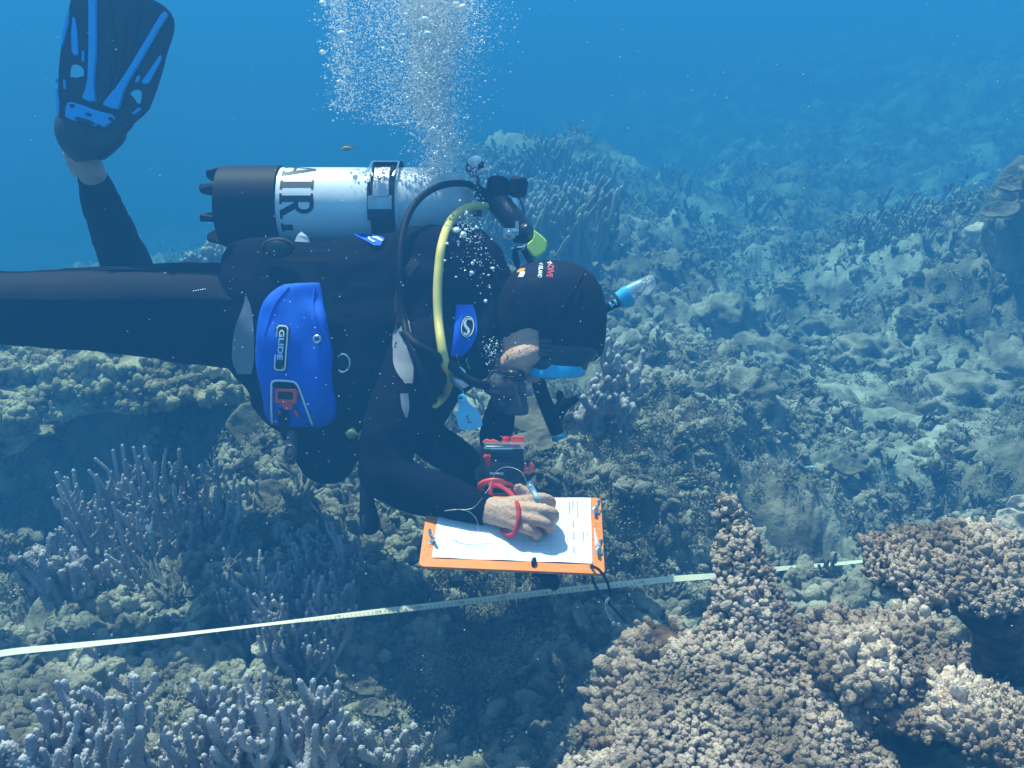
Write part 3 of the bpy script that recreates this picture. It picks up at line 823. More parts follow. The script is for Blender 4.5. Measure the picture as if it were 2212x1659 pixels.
# the ledge at the left: a slab of reef overhanging the dark hollow
def ledge(name, c, ax, nk, label, seed=5):
    g = np.random.default_rng(seed); th = np.linspace(.02, math.pi - .02, 60); ph = np.linspace(0, 2 * math.pi, 150, endpoint=False)
    D = np.stack([np.sin(th)[:, None] * np.cos(ph), np.sin(th)[:, None] * np.sin(ph), np.repeat(np.cos(th)[:, None], 150, 1)], -1)
    S = np.sign(D) * np.abs(D) ** .8 * np.asarray(ax) * (1 + .22 * fbm3(D * 2.2 + seed, seed, 3))[..., None]
    S = S + D * (.05 * fbm3(S * 7, seed + 3, 3))[..., None] + np.asarray(c)
    mb = MB().grid(S, wrap_u=True, cap=True)
    K = [knobs(60 + i, 6) for i in range(6)] + [tuft(70 + i, 50) for i in range(4)]
    for k in range(nk):
        i = int(np.arccos(1 - 1.25 * g.random()) / math.pi * 59); j = g.integers(150)
        v, f = K[g.integers(10)]; a = g.uniform(0, 6.28); ca, sa = math.cos(a), math.sin(a)
        mb.add(v @ np.array(((ca, sa, 0), (-sa, ca, 0), (0, 0, 1))) * g.uniform(.016, .042) + S[i, j], [tuple(q) for q in f])
    o = part(name, mb, M['ledge'], sharp=180, normals=False)
    return tag(o, label, 'reef ledge')
M['ledge'] = mat('ledge', (.13, .115, .07), (.46, .42, .28), 8, .95, .8, 140, spec=.1, lo=.36, hi=.62)
ledge('reef_ledge', (-1.55, 3.30, .40), (.78, .50, .09), 2600, 'sunlit reef ledge under the near thigh, overhanging the dark hollow at left')
ledge('reef_ledge', (-1.72, 2.86, .34), (.30, .20, .06), 420, 'small knobbly outcrop at the front of the sunlit ledge by the left edge', 8)
# the crag at the right edge
mb = lump_proto(21, .28, 6)
o = part('coral_crag', mb, M['rubble'], sharp=180, normals=False); o.location = P(2310, 600, 4.4); o.scale = (1.9, 2.1, 5.0); o.rotation_euler = (0, -.25, .4)
tag(o, 'dark tall coral crag rising at the right edge', 'coral crag')
for i, (x, y, d, r, lab) in enumerate([(2160, 455, 4.15, .10, 'beige plate jutting from the dark crag'), (2185, 400, 4.2, .09, 'upper knobbly plate jutting from the dark crag')]):
    plate(P(x, y, d), r * .75, r * .5, (-.2, -.45, .85), 30 + i, lab, M['plate'])
ob = part('coral_boulder', lump_proto(33, .05, 4), M['pale'], sharp=180, normals=False); ob.location = P(2113, 508, 4.6); ob.scale = (.42, .42, .5)
tag(ob, 'smooth pale round boulder coral beside the dark crag', 'coral')

# ------------------------------------------------------------------ diver
M['wetsuit'] = mat('wetsuit', (.003, .0036, .010), (.005, .006, .015), 8, .85, .25, 420, spec=.06)
M['suit_panel_sunlit'] = mat('suit_panel_sunlit', (.010, .010, .017), (.014, .014, .021), 9, .75, .25, 420, spec=.16)  # upper thigh panel, its sunlit grey put into the colour
M['skin'] = mat('skin', (.50, .29, .20), (.60, .37, .27), 26, .5, .30, 190, spec=.4, lo=.3, hi=.7)
M['nail'] = mat('nail', (.62, .42, .36), rough=.3)
M['hood'] = mat('hood', (.0045, .004, .0065), (.008, .007, .010), 10, .75, .25, 420, spec=.15)
M['hood_panel'] = mat('hood_panel', (.004, .006, .022), (.006, .008, .028), 10, .75, .25, 420, spec=.15)
M['nylon'] = mat('nylon', (.003, .0035, .010), (.005, .006, .016), 14, .85, .35, 700, spec=.06)
M['web'] = mat('web', (.006, .006, .010), rough=.6, bump=.5, bscale=900, spec=.25)
M['rubber'] = mat('rubber', (.005, .005, .008), rough=.6, spec=.18)
M['plastic'] = mat('plastic', (.016, .015, .018), rough=.3)
M['purple_plastic'] = mat('purple_plastic', (.050, .042, .052), rough=.35)
M['blue_nylon'] = mat('blue_nylon', (.006, .095, .66), (.010, .125, .76), 12, .6, .25, 900, spec=.25)
M['grey_nylon'] = mat('grey_nylon', (.17, .18, .22), (.21, .22, .26), 14, .6, .25, 500)
M['white_print'] = mat('white_print', (.85, .85, .87), rough=.5)
M['red_plastic'] = mat('red_plastic', (.95, .085, .05), rough=.35)
M['red_cord'] = mat('red_cord', (.72, .03, .035), rough=.55, bump=.5, bscale=700)
M['red_print'] = mat('red_print', (.75, .04, .06), rough=.6)
M['black_print'] = mat('black_print', (.012, .012, .016), rough=.5)
M['chrome'] = mat('chrome', (.75, .76, .78), rough=.14, metal=1.0)
M['steel'] = mat('steel', (.42, .44, .47), (.55, .57, .60), 30, .38, metal=.7)
M['tank_paint'] = mat('tank_paint', (.78, .79, .82), (.86, .87, .89), 6, .28, .05, 60, coat=.3)
M['tank_grey'] = mat('tank_grey', (.52, .54, .60), (.62, .64, .69), 7, .4, .1, 60)
M['yellow_hose'] = mat('yellow_hose', (.68, .55, .12), (.74, .62, .20), 20, .5)
M['lime'] = mat('lime', (.72, .92, .10), rough=.4)
M['cyan'] = mat('cyan', (.03, .40, .72), rough=.35)
M['tag_blue'] = mat('tag_blue', (.16, .62, .92), (.20, .66, .95), 30, .45)
M['clear'] = mat('clear', (.85, .92, .95), rough=.05, trans=.0, alpha=.22)
M['fin_rubber'] = mat('fin_rubber', (.022, .024, .032), (.035, .038, .05), 9, .5, .1, 200)
M['fin_blue'] = mat('fin_blue', (.04, .42, .98), rough=.4)
M['orange'] = mat('orange', (.85, .20, .012), (.90, .24, .02), 14, .4, coat=.1)
M['paper'] = mat('paper', (.80, .82, .86), rough=.6)
M['ink'] = mat('ink', (.42, .46, .56), rough=.7)
M['pencil'] = mat('pencil', (.18, .30, .40), (.42, .52, .58), 60, .3)
M['orange_cloth'] = mat('orange_cloth', (.80, .28, .03), rough=.6)
M['lens'] = mat('lens', (.02, .03, .04), rough=.06, spec=.8)

person = thing('person', P(700, 700, 2.2), 'diver in black wetsuit and hood leaning over an orange clipboard to write', 'person')

def limbs(mb, g):
    """legs and arms; g = how much thicker than the bare limb"""
    def T(rows): pxtube(mb, [(a, b, c, r + g) for a, b, c, r in rows], 20, 7, metres=True)
    # near leg, knee and shin run out of the picture
    T([(560, 690, 2.16, .115), (470, 683, 2.13, .112), (380, 674, 2.10, .103), (250, 670, 2.06, .091), (120, 668, 2.03, .078), (0, 664, 2.0, .069), (-110, 655, 1.98, .060), (-200, 640, 2.0, .056), (-330, 610, 2.05, .055), (-470, 570, 2.1, .045), (-600, 540, 2.12, .034)])
    # far leg: knee hidden behind the near thigh, shin rising
    T([(560, 690, 2.30, .115), (470, 700, 2.36, .10), (380, 712, 2.44, .082), (330, 705, 2.49, .066), (308, 665, 2.46, .062), (282, 595, 2.42, .0575), (255, 530, 2.37, .052), (232, 470, 2.31, .044), (212, 415, 2.25, .036), (199, 378, 2.21, .031)])

def arms(mb, g):
    def T(rows): pxtube(mb, [(a, b, c, r + g) for a, b, c, r in rows], 18, 7, metres=True)
    T([(985, 720, 2.16, .07), (925, 750, 2.05, .070), (885, 830, 2.0, .062), (850, 920, 1.96, .057), (833, 985, 1.94, .051), (845, 1030, 1.925, .047), (900, 1060, 1.91, .044), (970, 1080, 1.885, .038), (1020, 1094, 1.865, .031), (1056, 1104, 1.855, .0275)])
    T([(985, 720, 2.30, .07), (960, 800, 2.38, .062), (915, 890, 2.36, .055), (905, 925, 2.33, .047), (950, 965, 2.26, .043), (1005, 1005, 2.16, .036), (1050, 1045, 2.06, .028), (1072, 1066, 2.02, .026)])

def hands(mb):
    C = lambda rows: pxtube(mb, rows, 12, 6, metres=True)
    # right hand closed round the pencil
    W = (1052, 1103, 1.855, .026)
    for mx, my, md, mr in ((1136, 1084, 1.822, .0135), (1146, 1101, 1.805, .0145), (1140, 1119, 1.800, .014), (1124, 1136, 1.802, .0125)):
        C([W, ((1052 * .55 + mx * .45), (1103 * .55 + my * .45), (1.855 * .55 + md * .45) - .004, .019), (mx, my, md, mr)])
    C([(1040, 1101, 1.86, .027), W, (1075, 1106, 1.846, .027), (1100, 1110, 1.828, .022)])
    C([(1134, 1083, 1.822, .0125), (1160, 1076, 1.812, .0108), (1183, 1078, 1.812, .0102), (1191, 1088, 1.828, .0095), (1186, 1099, 1.848, .0088), (1172, 1104, 1.868, .008)])
    C([(1146, 1101, 1.805, .0135), (1172, 1102, 1.793, .0118), (1193, 1108, 1.793, .0112), (1197, 1117, 1.810, .0105), (1190, 1124, 1.832, .0095), (1172, 1124, 1.856, .0085)])
    C([(1140, 1119, 1.800, .013), (1164, 1124, 1.788, .0114), (1184, 1132, 1.788, .0108), (1187, 1140, 1.804, .010), (1178, 1144, 1.826, .0092), (1158, 1140, 1.848, .0085)])
    C([(1124, 1136, 1.802, .0118), (1142, 1144, 1.794, .0102), (1158, 1152, 1.796, .0096), (1160, 1158, 1.808, .009), (1150, 1160, 1.826, .0085), (1132, 1156, 1.842, .008)])
    C([(1080, 1100, 1.855, .016), (1108, 1090, 1.862, .0155), (1136, 1078, 1.866, .013), (1150, 1073, 1.866, .0115), (1136, 1064, 1.868, .0112), (1118, 1054, 1.866, .0098), (1114, 1051, 1.865, .007)])
    # left hand behind the camera, holding the far edge of the board
    W = (1072, 1066, 2.02, .025)
    K = ((1122, 1062, 1.985), (1112, 1072, 1.985), (1100, 1080, 1.985), (1088, 1086, 1.985))
    for i, (mx, my, md) in enumerate(K):
        C([W, ((W[0] + mx) / 2, (W[1] + my) / 2, 2.005, .018), (mx, my, md, .013)])
        C([(mx, my, md, .012), (mx + 16, my + 14, md - .02, .0105), (mx + 20 - 3 * i, my + 28, md - .045, .0095), (mx + 12 - 3 * i, my + 36, md - .07, .0085)])
    C([W, (1096, 1056, 1.99, .016), (1118, 1060, 1.955, .012), (1132, 1068, 1.935, .010), (1138, 1076, 1.925, .008)])

def head(mb):
    loft(mb, [(1030, 620, 760, 2.2, .06), (1062, 622, 785, 2.16, .06), (1090, 605, 795, 2.13, .066), (1125, 582, 800, 2.12, .074), (1165, 572, 795, 2.12, .078), (1205, 572, 790, 2.12, .080), (1245, 580, 790, 2.12, .078), (1278, 604, 780, 2.12, .066), (1297, 645, 735, 2.12, .04), (1300, 680, 690, 2.12, .005)], 36, 5)
    def B(px, py, d, rx, ry, rz, tilt=0):
        c, s = math.cos(tilt), math.sin(tilt)
        mb.ball(P(px, py, d), 1, 20, 14, rot=np.stack([(CX * c + CY * s) * rx, (-CX * s + CY * c) * ry, CZ * rz], 1))
    pxtube(mb, [(1185, 752, 2.07, .022), (1150, 762, 2.06, .027), (1120, 776, 2.065, .028), (1095, 787, 2.08, .024), (1076, 790, 2.11, .018)], 20, 6, metres=True)   # near cheek and jaw
    B(1130, 792, 2.085, .026, .022, .035, -.3)
    B(1112, 772, 2.16, .050, .022, .045, .42)       # far cheek
    B(1080, 788, 2.12, .022, .020, .026)            # chin
    B(1108, 806, 2.12, .012, .010, .024); B(1098, 806, 2.12, .009, .009, .020)   # lips
    B(1150, 806, 2.12, .024, .022, .015); B(1140, 812, 2.12, .011, .012, .018)   # nose
    B(1232, 786, 2.12, .016, .014, .060)            # brow
    B(1200, 790, 2.08, .013, .010, .013); B(1200, 790, 2.16, .013, .010, .013)   # eyelids over the eyes
    B(1150, 712, 2.055, .022, .018, .008); B(1150, 712, 2.185, .022, .018, .008) # ears under the hood

# the bare body, one continuous skin
mb = MB()
loft(mb, [(540, 590, 790, 2.22, .15), (620, 590, 800, 2.22, .14), (720, 590, 830, 2.2, .15), (860, 580, 830, 2.2, .17), (960, 590, 800, 2.2, .16), (1020, 620, 770, 2.2, .08), (1060, 630, 770, 2.18, .06)], 36, 5)
limbs(mb, -.005); arms(mb, -.004); hands(mb); head(mb)
pxtube(mb, [(206, 395, 2.23, .032), (197, 370, 2.20, .030), (188, 345, 2.18, .0305), (181, 320, 2.155, .034), (184, 290, 2.13, .038), (195, 255, 2.12, .036), (212, 215, 2.10, .028), (222, 190, 2.09, .016)], 16, 6, metres=True)
pxtube(mb, [(152, 322, 2.17, .018), (163, 344, 2.185, .022), (180, 372, 2.20, .026)], 12, 5, metres=True)
def skinfn(co, no):
    z = np.clip(1 - np.abs((co - P(1066, 1105, 1.84)) @ CX - .0) / .035, 0, 1)      # creases across the wrist
    u = ((co - P(1066, 1105, 1.84)) @ CX)
    return co + no * (.0009 * fbm3(co * 70, 3, 2) - .0012 * z * np.maximum(0, np.sin(u * 520 + 2.0 * vn3(co * 60, 4))) ** 6)[:, None]
body = part('body', mb, M['skin'], person, remesh=.0026, smoothit=4, fn=skinfn)

# wetsuit over it
mb = MB()
loft(mb, [(470, 585, 790, 2.2, .155), (540, 578, 805, 2.22, .16), (620, 578, 815, 2.22, .15), (720, 575, 850, 2.2, .16), (860, 565, 850, 2.2, .18), (960, 575, 830, 2.2, .17), (1030, 600, 790, 2.2, .09), (1050, 610, 780, 2.18, .075)], 36, 5)
limbs(mb, .005); arms(mb, .005)
def suitfn(co, no):
    w = .004 * fbm3(co * np.array((9, 9, 14)) + 3, 21, 3) + .0016 * vn3(co * np.array((16, 16, 45)), 23)
    fold = np.zeros(len(co))
    for px, py, d, rad, f, ax in ((835, 1010, 1.9, .12, 95, CX * .6 + CY * .8), (520, 620, 2.05, .12, 70, CX), (300, 610, 2.3, .10, 60, CY)):
        q = co - P(px, py, d); k = np.exp(-(q ** 2).sum(1) / rad ** 2)
        fold += k * .0035 * np.sin(q @ ax * f + 2.5 * vn3(co * 14, 27))
    return co + no * (w + fold)[:, None]
suit = part('wetsuit', mb, M['wetsuit'], person, remesh=.0045, smoothit=6, fn=suitfn)

# hood
mb = MB()
loft(mb, [(1018, 612, 770, 2.2, .085), (1050, 622, 785, 2.17, .078), (1075, 615, 782, 2.15, .078), (1100, 596, 764, 2.13, .080), (1125, 577, 752, 2.12, .084), (1165, 567, 756, 2.12, .088), (1190, 565, 785, 2.12, .090), (1205, 565, 790, 2.12, .090), (1245, 572, 788, 2.12, .087), (1280, 594, 780, 2.12, .076), (1300, 630, 768, 2.12, .055), (1307, 670, 740, 2.12, .03), (1309, 690, 715, 2.12, .006)], 40, 6)
def hoodfn(co, no):
    q = co - P(1110, 700, 2.1)
    return co + no * (.0022 * fbm3(co * 16, 31, 3) + .002 * np.exp(-(q ** 2).sum(1) / .006) * np.sin(q @ (CX * .8 - CY * .5) * 150))[:, None]
hood = part('hood', mb, M['hood'], person, remesh=.0035, smoothit=5, fn=hoodfn)
hb = bvh_of(hood, body)
sheet_mb = MB()
sheet(sheet_mb, hb, [(569, 1135, 1235), (585, 1120, 1250), (610, 1112, 1256), (650, 1112, 1248), (690, 1122, 1215)], .0025, .003, nu=16)
hood_panel = part('hood_panel', sheet_mb, M['hood_panel'], hood)
hb2 = bvh_of(hood, hood_panel, body)

def lettering(bvh, text, px0, py0, h, ang, off, parent, m, name='lettering', bold=0.02, sx=1.0, default=2.1):
    """words printed on a surface: px0,py0 = start of the baseline, h = letter height in px, ang = reading direction"""
    v, f = glyphs(text, bold)
    ca, sa = math.cos(R(ang)), math.sin(R(ang)); k = h / .72
    out = []
    for x, y in v:
        px = px0 + k * (x * sx * ca + y * sa); py = py0 + k * (x * sx * sa - y * ca)
        out.append(P(px, py, depth_on(bvh, px, py, default) - off))
    return part(name, MB().add(np.array(out), f), m, parent, smooth=False, normals=False)

# printing on the back of the hood, read from top to bottom
lettering(hb2, 'DIVE', 1184, 571, 13, 96, .0015, hood, M['red_print'], sx=.72)
lettering(hb2, '+', 1181, 562, 15, 96, .0015, hood, M['white_print'], sx=.8)
lettering(hb2, '4 ISLAND', 1165, 567, 9, 96, .0015, hood, M['white_print'], sx=.62)
b = MB(); sheet(b, hb2, [(586, 1124, 1134), (592, 1122, 1133), (598, 1119, 1129)], .003, .002, nu=4, k=2); part('label_tab', b, M['white_print'], hood)
b = MB(); sheet(b, hb2, [(579, 1126, 1135), (584, 1118, 1132), (588, 1116, 1126)], .005, .003, nu=4, k=2); part('label_tab', b, M['orange_cloth'], hood)
# stitched seams
for rows in ([(1076, 640), (1066, 690), (1070, 720), (1085, 752)], [(1262, 588), (1240, 625), (1215, 662), (1200, 700)], [(1300, 660), (1290, 710), (1285, 760)]):
    r = spl(rows, 7); b = MB(); b.tube([P(x, y, depth_on(hb2, x, y, 2.08) - .0012) for x, y in r], .0016, 6); part('seam', b, M['hood'], hood)
# leg seams, panels and stitching of the suit
sb = bvh_of(suit)
for rows in ([(0, 648), (150, 652), (320, 660), (500, 650)], [(300, 634), (380, 622), (510, 604)]):
    r = spl(rows, 8); b = MB(); b.tube([P(x, y, depth_on(sb, x, y, 2.0) - .0006) for x, y in r], .0016, 6); part('seam', b, M['nylon'], suit)
b = MB()
for i in range(12):
    x = 388 + i * 5; y = 634 - i * .85; b.ball(P(x, y, depth_on(sb, x, y, 2.0) - .001), (.0016, .0016, .0016), 6, 4)
part('stitching', b, M['steel'], suit)
b = MB()
sheet(b, sb, [(582, 250, 505), (594, -40, 512), (612, -60, 518), (636, -60, 520), (648, -60, 500)], .0035, .004, nu=40, k=5, default=2.0, sm=6)
part('thigh_panel', b, M['suit_panel_sunlit'], suit)

# ------------------------------------------------------------------ buoyancy vest
vest = thing('buoyancy_vest', P(800, 740, 2.2), 'black buoyancy vest with blue pocket worn round the chest of the diver', 'diving vest')
mb = MB()
loft(mb, [(507, 535, 790, 2.2, .13), (520, 524, 806, 2.2, .155), (560, 516, 850, 2.2, .17), (590, 518, 905, 2.2, .178), (620, 522, 932, 2.2, .18), (660, 524, 945, 2.2, .182), (720, 522, 958, 2.2, .182), (780, 512, 965, 2.2, .182), (840, 505, 958, 2.2, .184), (900, 500, 940, 2.2, .184), (950, 498, 915, 2.2, .18), (985, 500, 868, 2.2, .165), (1020, 508, 838, 2.2, .145), (1050, 524, 815, 2.2, .125), (1072, 552, 790, 2.2, .105), (1088, 590, 760, 2.19, .08), (1092, 620, 720, 2.19, .05)], 64, 6, 2.5)
# far pocket, collar roll and straps grow out of the shell
pxtube(mb, [(640, 905, 2.28, .045), (680, 965, 2.30, .056), (705, 985, 2.30, .06), (735, 968, 2.30, .05), (770, 930, 2.28, .045)], 18, 6, metres=True)
pxtube(mb, [(985, 505, 2.24, .02), (1030, 520, 2.16, .03), (1065, 560, 2.12, .036), (1082, 610, 2.11, .034), (1070, 670, 2.10, .03), (1040, 730, 2.08, .03), (1010, 790, 2.07, .03)], 16, 6, metres=True)
def vestfn(co, no):
    n = len(co)
    w = .010 * fbm3(co * np.array((5, 5, 8)) + 1, 51, 3) + .0045 * vn3(co * np.array((10, 8, 30)), 53) + .0022 * vn3(co * np.array((30, 24, 70)), 57)
    fold = np.zeros(n)
    for px, py, d, rad, f, ax in ((900, 620, 2.03, .14, 55, CX * .5 + CY * .85), (760, 860, 2.03, .15, 48, CX * .9 - CY * .4), (640, 570, 2.05, .12, 60, CX * .2 + CY), (1000, 700, 2.05, .12, 60, CX)):
        q = co - P(px, py, d); fold += np.exp(-(q ** 2).sum(1) / rad ** 2) * .006 * np.sin(q @ ax * f + 3 * vn3(co * 9, 59))
    return co + no * (w + fold)[:, None]
shell = part('shell', mb, M['nylon'], vest, remesh=.006, smoothit=6, fn=vestfn)
vb = bvh_of(shell, suit)

pk = MB()
POCK = [(612, 640, 690), (618, 605, 692), (640, 578, 697), (670, 563, 701), (720, 556, 708), (770, 557, 716), (820, 563, 721), (860, 569, 725), (895, 578, 724), (915, 590, 712), (921, 605, 690)]
sheet(pk, vb, POCK, .010, .012, nu=26, k=5, sm=6, bulge=.013)
def pockfn(co, no):
    q = co - P(690, 740, 2.0)
    return co + no * (.005 * vn3(co * np.array((9, 9, 14)), 61) + .0022 * vn3(co * np.array((34, 30, 16)), 63) + .004 * np.exp(-(q ** 2).sum(1) / .006) * np.sin(q @ (CX * .9 + CY * .3) * 120))[:, None]
pocket = part('pocket', pk, M['blue_nylon'], vest, subd=1, fn=pockfn)
pb = bvh_of(pocket, shell)
def dpk(x, y, off=.003): return depth_on(pb, x, y, 2.0) - off

def ribbon(bvh, pts, w, off, thick, k=8, default=2.0, closed=False):
    """a strip following px points on a surface, w px wide"""
    r = spl(pts, k); t = np.gradient(r, axis=0); t /= np.linalg.norm(t, axis=1)[:, None] + 1e-9
    nn = np.stack([-t[:, 1], t[:, 0]], 1) * w / 2
    b = MB(); G = []
    for p, q in zip(r, nn):
        d = depth_on(bvh, p[0], p[1], default) - off
        G.append([P(*(p + q), d), P(*(p - q), d), P(*(p - q), d + thick), P(*(p + q), d + thick)])
    return b.grid(np.array(G), wrap_u=True, cap=True)
# name patch
def rr(x0, y0, x1, y1, r, rot=0, n=5, skew=0):
    cx, cyy = (x0 + x1) / 2, (y0 + y1) / 2; pts = []
    for qx, qy, a0 in ((x1 - r, y1 - r, 0), (x0 + r, y1 - r, 90), (x0 + r, y0 + r, 180), (x1 - r, y0 + r, 270)):
        for i in range(n):
            a = R(a0 + 90 * i / (n - 1)); pts.append((qx + r * math.cos(a), qy + r * math.sin(a)))
    c, s = math.cos(R(rot)), math.sin(R(rot))
    return [(cx + (x - cx) * c - (y - cyy) * s + skew * (y - cyy), cyy + (x - cx) * s + (y - cyy) * c) for x, y in pts]
def decal(bvh, loops, off, thick, m, name, parent, default=2.0):
    L3 = [[P(x, y, depth_on(bvh, x, y, default) - off) for x, y in l] for l in loops]
    return part(name, MB().prism(L3, CZ * thick), m, parent, smooth=False)
patch = decal(pb, [rr(592, 701, 622, 803, 8, 4)], .0030, .002, M['black_print'], 'name_patch', pocket)
decal(pb, [rr(594, 703, 620, 801, 7, 4), rr(597, 706, 617, 798, 5, 4)], .0042, .0015, M['white_print'], 'patch_border', patch)
lettering(pb, 'GLIDE', 603.5, 711, 11.5, 94, .0050, patch, M['white_print'], bold=.03, sx=1.52)
# white piping and quick release buckle
part('piping', ribbon(pb, [(588, 917), (586, 890), (586, 860), (586, 835), (588, 825), (598, 822), (620, 823), (634, 825), (642, 832), (650, 850), (662, 884), (675, 919)], 4.2, .004, .003), M['white_print'], vest)
decal(pb, [[(589, 917), (588, 830), (600, 825), (632, 828), (641, 836), (672, 918)]], .0022, .002, M['nylon'], 'strap_panel', pocket)
bk = thing_buckle = decal(pb, [rr(594, 840, 641, 872, 6, 3), rr(600, 846, 633, 863, 3, 3)], .014, .008, M['red_plastic'], 'buckle', vest)
decal(pb, [[(606, 870), (634, 871), (629, 885), (614, 885)]], .012, .006, M['red_plastic'], 'buckle_tongue', bk)
decal(pb, [[(634, 884), (643, 889), (645, 902), (638, 897)]], .010, .006, M['red_plastic'], 'buckle_prong', bk)
decal(pb, [[(602, 884), (606, 890), (605, 897), (601, 892)]], .010, .006, M['red_plastic'], 'buckle_prong', bk)
decal(pb, [rr(600, 847, 633, 862, 2, 3)], .011, .004, M['plastic'], 'buckle_button', bk)
part('strap', ribbon(pb, [(612, 886), (612, 905), (616, 930), (622, 950)], 22, .010, .004), M['web'], vest)
b = MB(); c0 = P(685, 733, dpk(685, 733, .004)); ph = np.linspace(0, 2 * math.pi, 20)
b.tube([c0 + .0068 * (math.cos(a) * CX + math.sin(a) * CY) for a in ph], .0028, 8); part('eyelet', b, M['steel'], pocket)
b = MB(); b.tube([P(x, y, dpk(x, y, .002)) for x, y in spl([(680, 620), (676, 660), (690, 700), (706, 735), (712, 760)], 6)], .0022, 6); part('seam', b, M['blue_nylon'], pocket)
b = MB(); b.tube([P(x, y, dpk(x, y, .001)) for x, y in spl([(624, 620), (592, 660), (572, 720)], 6)], .002, 6); part('seam', b, M['blue_nylon'], pocket)
# grey gussets
vb = bvh_of(shell, suit)
for i, rows in enumerate(([(640, 529, 533), (665, 524, 542), (700, 510, 547), (740, 502, 549), (780, 502, 548), (808, 512, 543)],
             [(648, 862, 868), (680, 855, 880), (720, 849, 890), (770, 848, 895), (800, 855, 895), (828, 875, 893)],
             [(850, 864, 882), (880, 868, 884), (902, 876, 880)])):
    b = MB(); sheet(b, vb, rows, .004, .004, nu=10, k=4); part('gusset', b, M['grey_nylon'], vest)
part('gusset_trim', ribbon(vb, [(868, 650), (883, 690), (893, 740), (895, 790), (893, 828)], 3, .006, .004), M['nylon'], vest)
part('gusset_trim', ribbon(vb, [(864, 650), (853, 690), (847, 740), (848, 795)], 3, .006, .004), M['nylon'], vest)
# shoulder patch with its round emblem
b = MB(); sheet(b, vb, [(658, 985, 1022), (690, 983, 1030), (720, 980, 1030), (745, 977, 1020), (770, 974, 998)], .012, .010, nu=10, k=4, sm=14); sp = part('shoulder_patch', b, M['blue_nylon'], vest)
spb = bvh_of(sp, shell)
ell = lambda cx, cyy, a, bb, n=28, t=8: [(cx + a * math.cos(u) * math.cos(R(t)) - bb * math.sin(u) * math.sin(R(t)), cyy + a * math.cos(u) * math.sin(R(t)) + bb * math.sin(u) * math.cos(R(t))) for u in np.linspace(0, 2 * math.pi, n, endpoint=False)]
em = decal(spb, [ell(1010, 706, 15, 25)], .0030, .002, M['black_print'], 'emblem', sp)
decal(spb, [ell(1010, 706, 14, 23.5), ell(1010, 706, 12, 21)], .0075, .003, M['white_print'], 'emblem_ring', em)
S_OUT = [(1017, 693), (1013, 690), (1008, 692), (1006, 698), (1008, 704), (1013, 709), (1015, 715), (1013, 722), (1008, 726), (1003, 724), (1000, 718), (1003, 717), (1006, 721), (1009, 719), (1009, 714), (1005, 709), (1001, 703), (1001, 696), (1005, 690), (1011, 687), (1018, 688)]
decal(spb, [[(x + .6, y) for x, y in S_OUT]], .0085, .003, M['white_print'], 'emblem_letter', em)
b = MB(); sheet(b, vb, [(505, 765, 790), (512, 775, 828), (522, 795, 826), (530, 808, 822)], .012, .006, nu=8, k=4); bp2 = part('back_patch', b, M['blue_nylon'], vest)
decal(bvh_of(bp2, shell), [[(795, 509), (806, 507), (818, 512), (828, 519), (824, 520), (812, 514), (803, 512), (800, 516), (812, 521), (806, 522), (795, 515)]], .004, .002, M['white_print'], 'back_emblem', bp2)
# chest strap, D ring, hanging strap end, webbing over the shoulder
part('strap', ribbon(vb, [(900, 560), (880, 590), (862, 640), (866, 700), (880, 730)], 20, .006, .005), M['web'], vest)
part('strap', ribbon(vb, [(560, 540), (600, 552), (650, 560), (720, 556), (800, 540)], 14, .004, .006), M['web'], vest)
b = MB(); c0 = P(741, 784, depth_on(vb, 741, 784, 2.02) - .012)
b.tube([c0 + (.0155 * math.cos(a)) * CX + (.0185 * math.sin(a)) * CY - .006 * math.cos(a) * CZ for a in np.linspace(-2.2, 2.4, 26)], .0022, 8); part('d_ring', b, M['chrome'], vest)
b = MB(); pxtube(b, [(634, 935, 2.03, .012), (630, 960, 2.02, .013), (628, 985, 2.01, .013), (630, 1003, 2.01, .008)], 12, 5, metres=True)
e1 = part('strap_end', b, M['purple_plastic'], vest)
b = MB(); c0 = P(627, 978, 1.99); b.tube([c0 + .014 * (math.cos(a) * CX * .7 + math.sin(a) * CY) for a in np.linspace(0, 2 * math.pi, 20)], .0035, 8); part('strap_loop', b, M['purple_plastic'], e1)
b = MB(); b.ball(P(600, 535, 2.04), 1, 24, 10, rot=np.stack([CX * .036, CY * .022, CZ * .016], 1)); dv = part('dump_valve', b, M['plastic'], vest)
b = MB(); b.tube([P(600, 535, 2.03) + .029 * math.cos(a) * CX + .017 * math.sin(a) * CY for a in np.linspace(0, 2 * math.pi, 26)], .003, 6); part('valve_rim', b, M['rubber'], dv)

# ------------------------------------------------------------------ scuba tank
TD, TR, TY = 2.30, .0925, 447
tank = thing('scuba_tank', P(740, TY, TD), 'white scuba tank lettered AIR with a black boot on the back of the diver', 'scuba tank')
def tk(px, th, r=TR):
    """a point on the tank: px along its length, th degrees from the top over the near side"""
    return P(px, TY, TD) + r * (math.cos(R(th)) * CY - math.sin(R(th)) * CZ)
def ring_tube(rows, n=48):
    b = MB(); G = [[tk(x, t, r) for t in np.linspace(0, 360, n, endpoint=False)] for x, r in rows]
    return b.grid(np.array(G), wrap_u=True, cap=True)
part('cylinder', ring_tube([(590, TR * .99), (612, TR), (700, TR), (800, TR), (868, TR)]), M['tank_paint'], tank)
part('shoulder', ring_tube([(868, TR * .999), (880, TR), (930, TR * .995), (965, TR * .95), (990, TR * .84), (1008, TR * .64), (1018, TR * .4), (1022, TR * .3), (1030, TR * .28)]), M['tank_grey'], tank)
b = ring_tube([(478, TR * .80), (484, TR * 1.02), (520, TR * 1.05), (600, TR * 1.05), (611, TR * 1.05), (614, TR * 1.01), (606, TR * 1.0)])
boot = part('boot', b, M['rubber'], tank)
